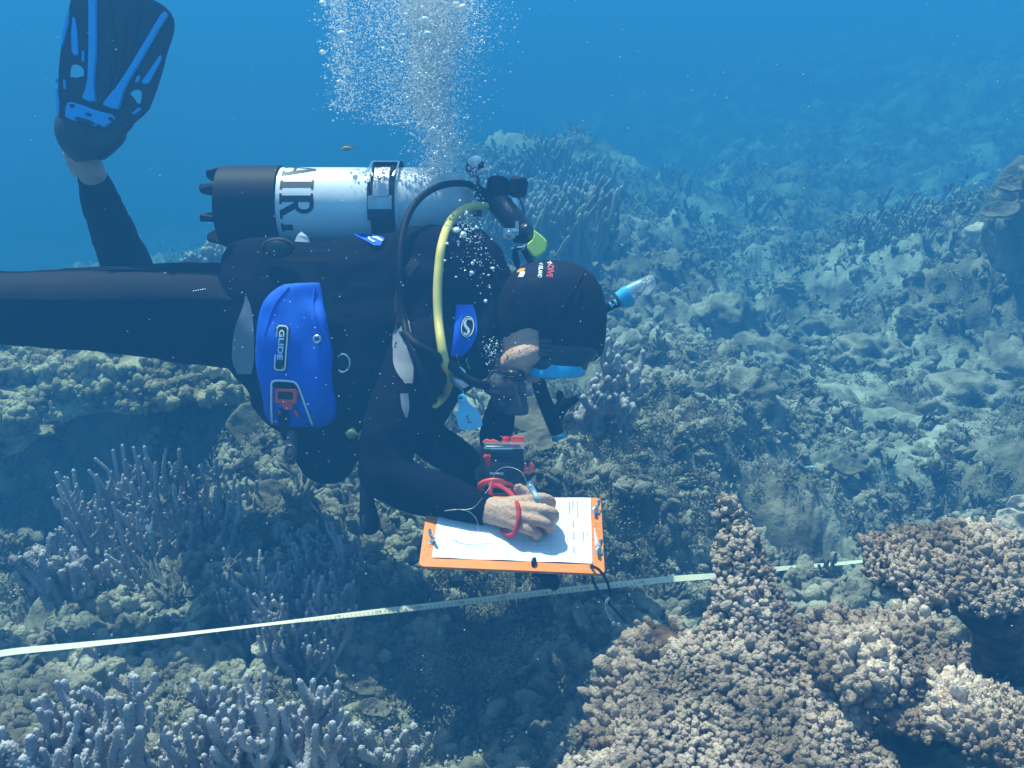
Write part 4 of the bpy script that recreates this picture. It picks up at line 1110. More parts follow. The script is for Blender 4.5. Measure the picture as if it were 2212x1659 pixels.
for th in (18, 68, 118, 168, 228, 288, 338):
    b = MB(); G = []
    for x, r0, r1, w in ((488, .62, 1.03, 5), (474, .60, 1.0, 6), (464, .66, .96, 6.5), (456, .74, .95, 7), (453, .78, .93, 6)):
        G.append([tk(x, th - w, TR * r0), tk(x, th + w, TR * r0), tk(x, th + w * .8, TR * r1), tk(x, th - w * .8, TR * r1)])
    b.grid(np.array(G), wrap_u=True, cap=True); part('boot_foot', b, M['rubber'], boot, bevel=.003)
# letters round the near side
def strokes():
    S = []
    def bar(x0, y0, x1, y1, w):  # centre line with width w
        dx, dy = x1 - x0, y1 - y0; L = math.hypot(dx, dy); w *= 1.22; nx, ny = -dy / L * w / 2, dx / L * w / 2
        S.append([(x0 + nx, y0 + ny), (x0 - nx, y0 - ny), (x1 - nx, y1 - ny), (x1 + nx, y1 + ny)])
    # A (0..0.86)
    bar(.12, .06, .41, .98, .085); bar(.43, .98, .74, .06, .15); bar(.22, .34, .62, .34, .075); bar(.0, .03, .26, .03, .06); bar(.56, .03, .90, .03, .06)
    # I
    bar(1.16, .0, 1.16, 1.0, .16); bar(1.0, .03, 1.32, .03, .06); bar(1.0, .97, 1.32, .97, .06)
    # R
    bar(1.62, .0, 1.62, 1.0, .16); bar(1.46, .03, 1.78, .03, .06); bar(1.46, .97, 1.70, .97, .06)
    arc = [(1.62, .96)] + [(1.84 + .16 * math.sin(t), .73 + .235 * math.cos(t)) for t in np.linspace(0, math.pi, 9)] + [(1.62, .495)]
    for a, c in zip(arc, arc[1:]): bar(a[0], a[1], c[0], c[1], .105)
    bar(1.80, .50, 2.04, .05, .15); bar(1.94, .03, 2.22, .03, .06)
    # the next letter, mostly hidden by the vest
    bar(2.50, .0, 2.50, .34, .16); bar(2.36, .03, 2.64, .03, .06)
    return S
b = MB(); KX, TH0, KT = 69, 12, 47.5
for q in strokes():
    n = 8; G = np.zeros((n, 2, 3))
    (a0, a1, c1, c0) = [np.array(z) for z in q]
    for i in range(n):
        t = i / (n - 1)
        for j, (s0, s1) in enumerate(((a0, c0), (a1, c1))):
            p = s0 + (s1 - s0) * t
            G[i, j] = tk(624 + KX * p[1], TH0 + KT * p[0], TR * 1.006 + .00003 * len(b.f) % .0004)
    b.grid(G)
part('lettering', b, M['black_print'], tank, normals=False, smooth=False)
# valve
b = MB(); b.tube([P(1020, 441, TD), P(1040, 440, TD)], .026, 16)
b.tube([P(1027, 470, TD), P(1026, 420, TD), P(1025, 385, TD), P(1025, 360, TD)], [.016, .016, .0125, .012], 16)
vl = part('valve', b, M['plastic'], tank, sharp=30)
b = MB(); prof = [(0, .017), (.004, .022), (.022, .022), (.028, .016)]
b.lathe(P(1026, 372, TD), CY, prof, 18); part('valve_knob', b, M['rubber'], vl, sharp=30)
b = MB(); pxtube(b, [(1033, 374, 2.27, 5), (1042, 369, 2.26, 5), (1053, 365, 2.25, 4)], 10, 4); part('dust_cap_tab', b, M['white_print'], vl)
b = MB(); G = [[P(635, 528, 2.205), P(650, 500, 2.20), P(668, 512, 2.195), P(672, 528, 2.195)], [P(640, 532, 2.2), P(652, 514, 2.195), P(664, 518, 2.19), P(668, 530, 2.19)]]
b.prism([[P(634, 527, 2.19), P(642, 508, 2.19), P(651, 500, 2.19), P(664, 511, 2.185), P(669, 524, 2.185), P(652, 526, 2.18)]], CZ * .004); part('test_label', b, M['white_print'], tank, smooth=False)

# cam band: belongs to the vest
def band(px0, px1, r0, r1, th0, th1, n=40):
    b = MB(); G = []
    for t in np.linspace(th0, th1, n): G.append([tk(px0, t, r0), tk(px1, t, r0), tk(px1, t, r1), tk(px0, t, r1)])
    return b.grid(np.array(G), wrap_u=True, cap=True)
bd = part('tank_band', band(812, 862, TR * 1.005, TR * 1.07, -60, 200), M['web'], vest, sharp=30)
b = band(808, 872, TR * 1.07, TR * 1.16, -12, 20, 12); part('band_pad', b, M['rubber'], bd, bevel=.004)
b = band(818, 852, TR * 1.10, TR * 1.135, 40, 88, 14); bkl = part('band_buckle', b, M['steel'], bd, bevel=.002, sharp=30)
b = band(808, 858, TR * 1.08, TR * 1.12, 86, 104, 8); part('buckle_base', b, M['steel'], bkl, bevel=.002, sharp=30)
b = band(806, 862, TR * 1.06, TR * 1.10, 66, 118, 12); part('buckle_wing', b, M['plastic'], bkl, bevel=.003, sharp=30)
for x in (809, 866):
    b = MB(); b.tube([tk(x + q, t, TR * 1.14) for t, q in ((22, 0), (30, 0), (44, 0), (52, -4 if x > 840 else 4), (60, -8 if x > 840 else 8))], .0026, 8); part('buckle_wire', b, M['chrome'], bkl)
b = MB(); b.tube([tk(x, 22, TR * 1.15) for x in (809, 840, 866)], .0026, 8); part('buckle_wire', b, M['chrome'], bkl)
b = MB(); v, f = glyphs('S', .01)
b.add([tk(827 + 24 * y, 58 + 16 * x, TR * 1.1375) for x, y in v], f); part('buckle_mark', b, M['plastic'], bkl, smooth=False, normals=False)

# ------------------------------------------------------------------ regulator: first stage, hoses, second stage, gauge
reg = thing('regulator', P(1070, 440, 2.3), 'black diving regulator with a yellow and a black hose looping over the shoulder', 'regulator')
b = MB()
pxtube(b, [(1030, 437, 2.30, .020), (1050, 430, 2.30, .024), (1068, 432, 2.29, .027), (1088, 452, 2.28, .030), (1108, 475, 2.26, .030), (1122, 490, 2.25, .028), (1140, 505, 2.24, .020)], 16, 6, metres=True)
fs = part('first_stage', b, M['plastic'], reg, remesh=.003, smoothit=3)
b = MB(); prof = [(-.03, .020), (-.026, .023), (.018, .0235), (.026, .021), (.03, .012)]; b.lathe(P(1075, 408, 2.285), CY + .12 * CX, prof, 22)
kn = part('yoke_knob', b, M['rubber'], fs, sharp=30)
b = MB()
for i in range(12):
    a = i / 12 * 2 * math.pi; ax = (CY + .12 * CX); ax = ax / np.linalg.norm(ax); u = np.cross(ax, CZ); u /= np.linalg.norm(u); w = np.cross(ax, u)
    c = P(1075, 408, 2.285) + .0235 * (math.cos(a) * u + math.sin(a) * w); b.tube([c - ax * .022, c + ax * .022], .0035, 6)
part('knob_grip', b, M['rubber'], kn)
b = MB(); b.lathe(P(1119, 404, 2.27), CY + .15 * CX, [(-.022, .016), (-.018, .022), (.014, .0225), (.021, .018), (.023, .008)], 22); part('dust_cap', b, M['rubber'], fs, sharp=30)
b = MB(); b.prism([[P(x, y, 2.262) for x, y in ((1103, 424), (1117, 424), (1122, 440), (1128, 460), (1128, 478), (1116, 470), (1108, 462), (1111, 448))]], CZ * .02); part('yoke', b, M['chrome'], fs, bevel=.003, smooth=False)
b = MB(); pxtube(b, [(1119, 425, 2.258, .0017), (1128, 445, 2.255, .0017), (1134, 465, 2.25, .0017), (1139, 480, 2.25, .0017)], 6, 5, metres=True); part('cap_cord', b, M['rubber'], fs)
b = MB(); b.lathe(P(1136, 503, 2.235), CX * .9 + CY * .15 - CZ * .45, [(-.03, .019), (-.02, .023), (.004, .024), (.012, .022), (.014, .017), (.015, .006)], 24); part('swivel_turret', b, M['plastic'], fs, sharp=30)
b = MB(); b.box(P(1100, 505, 2.22), CX * .014, CY * .011, CZ * .012); b.box(P(1117, 494, 2.215), CX * .004, CY * .016, CZ * .008); b.box(P(1110, 500, 2.212), CX * .012, CY * .003, CZ * .008)
b.lathe(P(1100, 505, 2.207), -CZ, [(0, .007), (.003, .007), (.004, .004)], 14); part('port_plug', b, M['steel'], fs, bevel=.001, smooth=False)
b = MB(); pxtube(b, [(1105, 541, 2.23, .004), (1116, 536, 2.225, .006), (1128, 535, 2.22, .005), (1136, 530, 2.22, .003)], 8, 5, metres=True); part('hose_fitting', b, M['chrome'], fs)
b = MB(); b.prism([[P(x, y, 2.205) for x, y in ((1153, 495), (1163, 503), (1172, 510), (1182, 520), (1182, 527), (1179, 540), (1170, 549), (1159, 555), (1152, 554), (1145, 546), (1139, 537), (1139, 526), (1150, 517), (1153, 508))]], CZ * .028)
mc = part('mouthpiece_cover', b, M['lime'], reg, bevel=.006)
mc.data.polygons.foreach_set('use_smooth', [False] * len(mc.data.polygons))
def hose(rows, m, name='hose', n=12, metres=True, k=9):
    b = MB(); pxtube(b, rows, n, k, metres=metres); return part(name, b, m, reg)
hs = lambda pts, r, off, default: [(x, y, (depth_on(vb, x, y, default) - off) if d is None else min(d, depth_on(vb, x, y, 9) - off), r) for x, y, d in pts]
hose(hs([(1062, 428, 2.29), (1040, 410, 2.26), (1005, 397, 2.21), (965, 398, 2.17), (930, 411, 2.13), (900, 436, 2.09), (878, 475, 2.06), (866, 530, 2.03), (864, 590, None), (866, 650, None), (874, 700, None), (885, 740, None), (905, 790, None), (925, 840, None), (938, 868, None)], .0078, .011, 2.03), M['rubber'])
hose(hs([(1050, 446, 2.27), (1030, 445, 2.24), (1008, 449, 2.21), (985, 463, 2.17), (966, 492, 2.12), (954, 530, 2.07), (948, 575, None), (945, 630, None), (947, 690, None), (953, 740, None), (960, 780, None), (968, 820, None), (967, 838, None), (955, 860, None), (940, 872, None)], .0096, .013, 2.03), M['yellow_hose'])
hose(hs([(875, 720, None), (900, 745, None), (935, 765, None), (968, 785, None), (1000, 812, 1.99), (1030, 828, 1.99), (1056, 833, 2.0)], .0095, .014, 2.02), M['rubber'])
hose([(1112, 540, 2.24, .0062), (1114, 556, 2.24, .0082), (1116, 568, 2.24, .0078), (1118, 570, 2.24, .0055), (1119, 590, 2.24, .005), (1118, 640, 2.26, .005)], M['rubber'])
hose([(1131, 536, 2.25, .008), (1140, 553, 2.26, .009), (1147, 566, 2.27, .0085), (1152, 580, 2.29, .008), (1160, 640, 2.32, .008)], M['rubber'])
# second stage in the mouth
b = MB()
pxtube(b, [(1052, 832, 2.0, .014), (1062, 836, 2.01, .018), (1078, 838, 2.02, .021), (1092, 842, 2.04, .023)], 14, 5, metres=True)
b.lathe(P(1111, 800, 2.06), -CY, [(0, .019), (.004, .022), (.012, .0205), (.016, .023), (.024, .0215), (.028, .024), (.045, .026), (.070, .028), (.074, .0305), (.092, .0305), (.096, .024)], 26)
b.ball(P(1082, 862, 2.06), 1, 20, 12, rot=np.stack([CX * .022, CY * .03, CZ * .03], 1))
s2 = part('second_stage', b, M['purple_plastic'], reg, sharp=35)
b = MB(); b.tube([P(x, y, 2.015) for x, y in spl([(1052, 822), (1058, 812), (1062, 803), (1080, 801), (1089, 806), (1087, 818), (1083, 827), (1066, 826), (1052, 823)], 4)], .0028, 8); part('purge_guard', b, M['purple_plastic'], s2)
b = MB()
for y in (809, 815, 821): b.tube([P(1111, y, 2.06) + .0235 * (math.cos(a) * CX + math.sin(a) * CZ) for a in np.linspace(0, 6.2832, 24)], .0016, 6)
part('collar_ring', b, M['rubber'], s2)
b = MB(); b.box(P(1128, 840, 2.036), CX * .007, CY * .0105, CZ * .003); part('lever_mark', b, M['plastic'], s2, bevel=.001, smooth=False)
b = MB(); b.box(P(1129, 840, 2.0325), CX * .004, CY * .007, CZ * .0006); part('mark_plate', b, M['purple_plastic'], s2, smooth=False)
b = MB(); pxtube(b, [(1084, 866, 2.11, .028), (1080, 895, 2.12, .034), (1075, 920, 2.11, .036), (1068, 948, 2.09, .034), (1064, 965, 2.08, .028)], 18, 6, metres=True); part('exhaust_sleeve', b, M['wetsuit'], reg, remesh=.004, smoothit=4)
# gauge hanging below the arm
b = MB(); pxtube(b, [(786, 1000, 2.0, .008), (787, 1035, 1.99, .009), (791, 1050, 1.985, .013), (793, 1085, 1.98, .0155), (796, 1110, 1.98, .019), (799, 1132, 1.98, .0195), (802, 1150, 1.98, .014), (803, 1155, 1.98, .005)], 18, 6, metres=True)
gz = part('gauge', b, M['rubber'], reg)
b = MB(); b.ball(P(787, 1128, 1.965), 1, 16, 8, rot=np.stack([CX * .006, CY * .017, CZ * .008], 1)); part('gauge_window', b, M['lens'], gz)
# chrome clips at the chest
for rows in ([(985, 765), (988, 778), (994, 788), (1000, 794)], [(1008, 774), (1008, 783), (1012, 790), (1016, 797)]):
    b = MB(); b.tube([P(x, y, depth_on(vb, x, y, 2.02) - .012) for x, y in spl(rows, 5)], np.concatenate([np.linspace(.0012, .003, 8), np.linspace(.003, .002, 8)]), 8); part('snap_clip', b, M['chrome'], reg)
b = MB(); b.prism([[P(x, y, 1.985) for x, y in ((988, 794), (995, 792), (1005, 800), (1007, 809), (998, 805))]], CZ * .003); part('snap_clip', b, M['chrome'], reg, smooth=False)
b = MB(); pxtube(b, [(978, 810, 2.0, .006), (985, 822, 1.995, .011), (998, 830, 1.99, .010), (1010, 832, 1.99, .005)], 12, 5, metres=True); part('snap_clip', b, M['steel'], reg)

# ------------------------------------------------------------------ id tag
idt = thing('id_tag', P(1010, 890, 1.99), 'light blue plastic ear tag numbered 1 hanging at the chest', 'tag')
TAG = [(990, 856), (994, 851), (1000, 850), (1005, 853), (1007, 860), (1013, 870), (1020, 877), (1029, 883), (1034, 888), (1040, 905), (1042.5, 918), (1040, 922), (1033, 924), (1027, 925.5), (1026, 928.5), (1018, 930), (1010, 929.5), (1009, 928), (998, 929.5), (992, 925), (987, 908), (983, 896), (984, 891), (989, 886), (991, 876), (991, 868)]
dt = lambda x, y: 1.985 + .00035 * (x - 1010) + .00012 * (y - 850)
b = MB(); flatpx(b, [TAG], dt, .003); tg = part('tag_plate', b, M['tag_blue'], idt, bevel=.001, smooth=False)
b = MB(); b.lathe(P(997.5, 860, dt(997, 860) + .001), -CZ, [(0, .0085), (.004, .0088), (.006, .0075), (.006, .004), (.003, .0035)], 20); st = part('tag_stud', b, M['tag_blue'], tg, sharp=30)
b = MB(); b.tube([P(x, y, dt(x, y) - .0055) for x, y in ((988, 859.5), (993, 860), (998, 860.5))], .0012, 6); part('tag_cord', b, M['rubber'], idt)
b = MB(); pxtube(b, [(997, 858, 1.99, .0018), (1000, 845, 1.992, .002), (992, 838, 1.995, .002), (990, 828, 1.998, .002)], 8, 5, metres=True); part('tag_cord', b, M['steel'], idt)
b = MB()
for a, c in (((1007.5, 902), (1009, 897)), ((1009, 897), (1013, 911.5)), ((1010, 913), (1020, 911.5))):
    b.tube([P(*a, dt(*a) - .0004), P(*c, dt(*c) - .0004)], .0007, 5)
part('tag_number', b, M['black_print'], tg)

# ------------------------------------------------------------------ mask
mask = thing('dive_mask', P(1200, 790, 2.12), 'black diving mask with a bright blue frame over the face', 'diving mask')
def mring(x0, x1, y, hz, n=48, e=3.0, dy=0):
    ph = np.linspace(0, 2 * math.pi, n, endpoint=False)
    c = np.sign(np.cos(ph)) * np.abs(np.cos(ph)) ** (2 / e); s = np.sign(np.sin(ph)) * np.abs(np.sin(ph)) ** (2 / e)
    x = (x0 + x1) / 2 + (x1 - x0) / 2 * c
    return np.array([P(xx, y + dy * (xx - 1200) / 60, 2.12) + hz * ss * CZ for xx, ss in zip(x, s)])
b = MB(); b.grid(np.array([mring(1122, 1290, 742, .070, dy=5), mring(1124, 1292, 752, .079, dy=5), mring(1130, 1286, 770, .083, dy=3), mring(1134, 1270, 786, .083), mring(1136, 1266, 800, .083), mring(1142, 1258, 803, .075)]), wrap_u=True, cap=True)
part('skirt', b, mat('mask_rubber', (.009, .009, .013), rough=.35, spec=.5), mask, sharp=50)
# frame: front lip and a near side that rises to a point
ph = np.linspace(0, 2 * math.pi, 72, endpoint=False); e = 3.0
c = np.sign(np.cos(ph)) * np.abs(np.cos(ph)) ** (2 / e); s = np.sign(np.sin(ph)) * np.abs(np.sin(ph)) ** (2 / e)
xs = 1200 + 63.5 * c
upy = np.interp(xs, [1136, 1146, 1150, 1160, 1172, 1180, 1186, 1192, 1205, 1230, 1262], [799, 794, 795, 799, 800.5, 797, 788.5, 790, 792, 793, 794])
loy = np.interp(xs, [1136, 1200, 1250, 1264], [817, 818, 815, 810])
def fr(y, k, hz): return np.array([P(1200 + (x - 1200) * k, yy, 2.12) + hz * ss * CZ for x, yy, ss in zip(xs, y, s)])
b = MB(); b.grid(np.array([fr(upy, .985, .086), fr(upy, 1.0, .0885), fr((upy + loy) / 2, 1.005, .090), fr(loy - 1, 1.0, .0885), fr(loy, .98, .086), fr(loy, .88, .074), fr(loy - 6, .87, .073), fr(upy + 3, .90, .078)]), wrap_u=True, wrap_v=True)
part('frame', b, M['cyan'], mask, sharp=60)
b = MB(); q = fr(loy - 4, .89, .075); b.grid(np.array([q, q + .003 * CY]), wrap_u=True, cap=True); part('lens', b, M['lens'], mask, sharp=30)
part('strap', ribbon(hb2, [(1178, 756), (1177, 735), (1174, 710), (1170, 685), (1164, 655), (1158, 625), (1152, 600)], 24, .006, .004, default=2.04), M['rubber'], mask)
b = MB()
for y in (738, 747, 757, 766): b.box(P(1178, y, 2.026), CX * .0125, CY * .0035, CZ * .004)
b.box(P(1178, 752, 2.033), CX * .014, CY * .018, CZ * .004)
part('buckle', b, M['plastic'], mask, bevel=.001, smooth=False)

# ------------------------------------------------------------------ snorkel: along the far side of the head
sn = thing('snorkel', P(1200, 945, 2.3), 'black snorkel with a clear blue valve top and a forked mouthpiece below the mask', 'snorkel')
b = MB(); pxtube(b, [(1205, 938, 2.24, .0165), (1192, 905, 2.24, .0175), (1178, 870, 2.24, .0175), (1166, 835, 2.24, .017), (1160, 800, 2.24, .015), (1175, 745, 2.24, .013), (1225, 700, 2.24, .013), (1290, 672, 2.24, .0135), (1318, 659, 2.24, .0135), (1338, 649, 2.24, .0145)], 18, 7, metres=True)
pxtube(b, [(1192, 908, 2.24, .016), (1205, 893, 2.24, .0165), (1216, 876, 2.24, .016), (1224, 866, 2.24, .015)], 16, 6, metres=True)
pxtube(b, [(1218, 876, 2.24, .0125), (1212, 862, 2.24, .0105), (1209, 852, 2.24, .009), (1211, 844, 2.24, .0075)], 12, 5, metres=True)
pxtube(b, [(1220, 874, 2.24, .0125), (1232, 868, 2.24, .0105), (1243, 862, 2.24, .0095), (1249, 858, 2.24, .007)], 12, 5, metres=True)
tb = part('tube', b, M['rubber'], sn, remesh=.0025, smoothit=3)
b = MB(); ax = P(1206, 948, 2.24) - P(1200, 930, 2.24); b.lathe(P(1206, 940, 2.24), ax, [(0, .017), (.002, .0185), (.009, .0185), (.011, .012)], 20); part('purge_cap', b, M['cyan'], sn, sharp=30)
d0, d1 = P(1335, 651, 2.24), P(1412, 606, 2.24); ax = d1 - d0; L = np.linalg.norm(ax); ax /= L
up = np.cross(CZ, ax); up = -up if up @ CY < 0 else up
def topring(t, hu, hz, sh=0): 
    ph = np.linspace(0, 2 * math.pi, 26, endpoint=False); return np.array([d0 + ax * t * L + up * (hu * math.sin(a) + sh) + CZ * hz * math.cos(a) for a in ph])
b = MB(); b.grid(np.array([topring(0, .014, .014), topring(.03, .021, .018), topring(.20, .0235, .020), topring(.32, .0245, .021), topring(.34, .021, .019)]), wrap_u=True, cap=True); tc_ = part('top_collar', b, M['cyan'], sn, sharp=40)
b = MB(); b.grid(np.array([topring(.30, .012, .014, .010), topring(.60, .010, .012, .0095), topring(.74, .008, .010, .009), topring(.76, .003, .004, .009)]), wrap_u=True, cap=True); part('valve_body', b, M['cyan'], sn, sharp=40)
b = MB(); b.tube([d0 + ax * L * t + up * h - CZ * .012 for t, h in ((.46, -.002), (.58, -.010), (.70, -.004), (.84, .010))], .0026, 8); b.tube([d0 + ax * L * t + up * h - CZ * .010 for t, h in ((.36, -.014), (.48, -.010), (.56, -.012))], .004, 8); part('float_arm', b, M['grey_nylon'], sn)
b = MB(); b.tube([d0 + ax * L * t + up * h - CZ * .006 for t, h in ((.62, .002), (.80, .002), (.92, .004))], .0014, 6); b.tube([d0 + ax * L * t + up * h - CZ * .002 for t, h in ((.60, .006), (.78, .007), (.90, .010))], .0014, 6); part('float_arm', b, M['white_print'], sn)
b = MB(); b.grid(np.array([topring(.33, .0215, .019), topring(.5, .022, .019), topring(.75, .0205, .018, -.001), topring(.95, .016, .014, .001), topring(1.03, .009, .008, .003), topring(1.045, .002, .002, .003)]), wrap_u=True, cap=True); part('clear_guard', b, M['clear'], sn)
for t in (-.19, -.06):
    b = MB(); c0 = P(1331, 652, 2.224) + ax * (L * t + .004); b.ball(c0, 1, 12, 8, rot=np.stack([ax * .0035, up * .008, CZ * .003], 1)); part('grip_dot', b, M['tag_blue'], tb)

# ------------------------------------------------------------------ fin on the far foot
fin = thing('swim_fin', P(185, 300, 2.13), 'black swim fin with bright blue rails on the raised foot', 'fin')
def fd(x, y): return 2.10 - .00030 * (300 - y) + .00018 * (x - 230)
OUT = [(150, -10), (152, 0), (143, 36), (136, 73), (130, 110), (126, 147), (125, 180), (124, 205), (124, 230), (125, 253), (140, 262), (180, 268), (235, 284), (257, 284), (285, 268), (308, 249), (316, 240), (321, 235), (332, 208), (341, 183), (352, 146), (361, 110), (369, 88), (374, 70), (376, 52), (374, 38), (368, 26), (358, 15), (345, 6), (330, -2), (300, -40), (240, -64), (180, -60)]
H1 = [(149, 165), (152, 142), (160, 137), (172, 141), (180, 150), (180, 164), (166, 167)]
H2 = [(279, 201), (288, 193), (298, 192), (304, 196), (306, 205), (303, 222), (297, 223), (288, 210)]
b = MB(); flatpx(b, [OUT, H1, H2], fd, .007); blade = part('blade', b, M['fin_rubber'], fin, bevel=.002, smooth=False)
b = MB()
for rows in ([(200, 262), (232, 200), (246, 120), (240, 40), (232, -20)], [(212, 264), (258, 190), (284, 110), (300, 40), (300, 0)], [(206, 262), (245, 190), (265, 120), (272, 40)]):
    b.tube([P(x, y, fd(x, y) - .001) for x, y in spl(rows, 8)], .004, 8)
part('blade_rib', b, M['fin_rubber'], blade)
def rail(poly, m, h=.010, off=.008, name='rail', bev=.002):
    b = MB(); flatpx(b, [poly], lambda x, y: fd(x, y) - off, h); return part(name, b, m, fin, bevel=bev, smooth=False)
rail([(189, -40), (205, -40), (206, 40), (206, 110), (202, 160), (201, 190), (205, 218), (190, 218), (176, 211), (183, 195), (188, 170), (190, 100), (190, 30)], M['fin_blue'], .012, .011)
rail([(346, 31), (355, 24), (361, 28), (340, 62), (305, 125), (277, 172), (264, 198), (258, 222), (253, 235), (236, 232), (220, 225), (232, 208), (248, 190), (270, 158), (300, 108)], M['fin_blue'], .012, .011)
for q in ([(156, 36), (161, 38), (166, 70), (168, 116), (160, 119), (154, 110), (153, 70)], [(176, 110), (181, 108), (181, 131), (176, 133)], [(343, 121), (348, 118), (346, 130), (330, 160), (320, 180), (308, 181), (306, 174), (318, 158)],
          [(294, 166), (302, 160), (301, 172), (291, 179)], [(284, 245), (296, 234), (303, 232), (302, 238), (288, 247)], [(145, 22), (149, 22), (146, 50), (134, 98), (131, 100), (134, 70)], [(136, 171), (140, 172), (141, 190), (137, 192)], [(119, 168), (122, 168), (122, 178), (119, 178)], [(118, 190), (123, 190), (127, 222), (126, 246), (121, 243), (120, 215)]):
    rail(q, M['fin_blue'], .007, .006, 'accent', .001)
PL = [(144, 222), (152, 219), (180, 227), (196, 234), (215, 240), (240, 246), (247, 253), (240, 262), (222, 274), (210, 266), (204, 272), (180, 264), (158, 260), (140, 252), (140, 236)]
rail([PL[i] for i in range(len(PL))], M['fin_blue'], .010, .012, 'vent_plate')
rail([(160, 255), (166, 252), (190, 258), (204, 265), (202, 269), (180, 266), (164, 261)], M['fin_rubber'], .012, .0145, 'vent', .001)
rail(ell(191, 247, 7, 3.2, 14, 12), M['fin_rubber'], .012, .0145, 'vent', .001)
rail(ell(238, 256, 4.5, 4, 12), M['fin_rubber'], .012, .0145, 'vent', .001); rail(ell(155, 228, 5, 4, 12), M['fin_rubber'], .012, .0145, 'vent', .001)
b = MB()
pxtube(b, [(175, 250, 2.13, .052), (178, 275, 2.13, .058), (180, 298, 2.135, .056), (182, 316, 2.145, .048), (186, 334, 2.16, .034), (190, 343, 2.165, .026)], 24, 6, metres=True)
pxtube(b, [(215, 262, 2.12, .035), (245, 282, 2.125, .030), (225, 300, 2.13, .035), (200, 318, 2.14, .036)], 18, 6, metres=True)
pxtube(b, [(285, 262, 2.10, .010), (262, 280, 2.11, .014), (235, 292, 2.12, .018)], 12, 5, metres=True)
part('foot_pocket', b, M['fin_rubber'], fin, remesh=.005, smoothit=6)

# ------------------------------------------------------------------ clipboard, sheet of paper, cord
BL, BR, TR_, TL = P(904, 1223, 1.755), P(1307, 1240, 1.745), P(1298, 1075, 1.925), P(926, 1070, 1.925)
def bd_(u, v, h=0):
    p = BL * (1 - u) * (1 - v) + BR * u * (1 - v) + TR_ * u * v + TL * (1 - u) * v
    return p + BN * h
BN = np.cross(BR - BL, TL - BL); BN /= np.linalg.norm(BN); BN = BN if BN[2] > 0 else -BN
slate = thing('clipboard', bd_(.5, .5), 'orange plastic clipboard with wing nuts held level over the reef', 'clipboard')
b = MB(); o_ = []
for (cu_, cv_, a0) in ((.97, .95, 0), (.03, .95, 90), (.03, .05, 180), (.97, .05, 270)):
    for i in range(5):
        a = R(a0 + 22.5 * i); o_.append(bd_(cu_ + .03 * math.cos(a), cv_ + .05 * math.sin(a)))
b.prism([o_], -BN * .006); brd = part('board', b, M['orange'], slate, bevel=.0015, smooth=False)
def wing(u, v, tilt):
    c0 = bd_(u, v); b = MB()
    b.lathe(c0, BN, [(0, .0085), (.0015, .0085), (.0016, .005), (.008, .0045), (.014, .004), (.016, .003)], 16)
    ax = math.cos(tilt) * CX + math.sin(tilt) * np.cross(BN, CX)
    for sg in (-1, 1):
        b.tube([c0 + BN * .007 + ax * sg * .003, c0 + BN * .011 + ax * sg * .008, c0 + BN * .017 + ax * sg * .012, c0 + BN * .020 + ax * sg * .013], [.003, .0034, .0036, .002], 8)
    part('wing_nut', b, M['chrome'], slate, sharp=40)
wing(.968, .80, 1.1); wing(.972, .27, 1.2); wing(.058, .33, 2.0); wing(.05, .86, 1.8)
b = MB(); b.tube([bd_(.615, .055, .001), bd_(.617, .07, .006), bd_(.62, .10, .008), bd_(.622, .13, .005)], [.003, .0045, .0045, .003], 10); part('cord_knot', b, M['rubber'], slate)
b = MB(); pxtube(b, [(1170, 1245, 1.80, .009), (1185, 1252, 1.80, .016), (1195, 1262, 1.80, .014), (1188, 1270, 1.8, .006)], 12, 5, metres=True); part('knot_tail', b, M['rubber'], slate)
b = MB(); pxtube(b, [(1150, 1240, 1.80, .003), (1168, 1244, 1.80, .004), (1186, 1250, 1.8, .004)], 8, 5, metres=True); b.tube([P(1195, 1264, 1.8) + .011 * (math.cos(a) * CX * .6 + math.sin(a) * CY) for a in np.linspace(-1.8, 1.9, 14)], .0009, 6); part('knot_tail', b, M['rubber'], slate)
b = MB()
g = np.random.default_rng(8)
for k in range(26):
    u, v = g.uniform(.945, .99), g.uniform(.35, .75); c0 = bd_(u, v, .0004); b.ball(c0, 1, 6, 4, rot=np.stack([CX * g.uniform(.0006, .002), np.cross(BN, CX) * g.uniform(.0004, .001), BN * .0004], 1))
for k in range(14):
    u, v = g.uniform(.02, .06), g.uniform(.14, .30); b.ball(bd_(u, v, .0004), 1, 6, 4, rot=np.stack([CX * .0009, np.cross(BN, CX) * .0009, BN * .0004], 1))
part('scratches', b, mat('grit', (.20, .10, .06), rough=.8), brd)
b = MB(); b.prism([[bd_(*q, .0006) for q in ((.950, .58), (.957, .56), (.960, .50), (.968, .44), (.970, .38), (.962, .34), (.952, .33))]], BN * .0004); part('worn_patch', b, mat('worn', (.55, .52, .62), rough=.5), brd, smooth=False)

sheet_ = thing('survey_sheet', bd_(.5, .5, .001), 'white printed survey sheet lying on the orange clipboard', 'paper')
nu, nv = 40, 22
G = np.array([[bd_(.066 + .868 * i / (nu - 1) + .006 * (j / (nv - 1)), .112 + .868 * j / (nv - 1), .0016 + .0008 * math.sin(i * .45 + j * .2) + .0012 * (i / nu) ** 6) for i in range(nu)] for j in range(nv)])
b = MB(); b.grid(G); n0 = b.n; b.grid(G - BN * .0004); part('page', b, M['paper'], sheet_, normals=False)
b = MB()
def ln(u0, v0, u1, v1, w=.0009):
    p, q = bd_(u0, v0, .0034), bd_(u1, v1, .0034); t = q - p; t /= np.linalg.norm(t); s_ = np.cross(BN, t) * w / 2
    b.add([p + s_, p - s_, q - s_, q + s_], [(0, 1, 2, 3)])
for v in np.linspace(.16, .92, 16): ln(.10, v, .80, v, .00035)
for u in (.10, .24, .36, .48, .56, .64, .71, .80): ln(u, .14, u, .95, .0004)
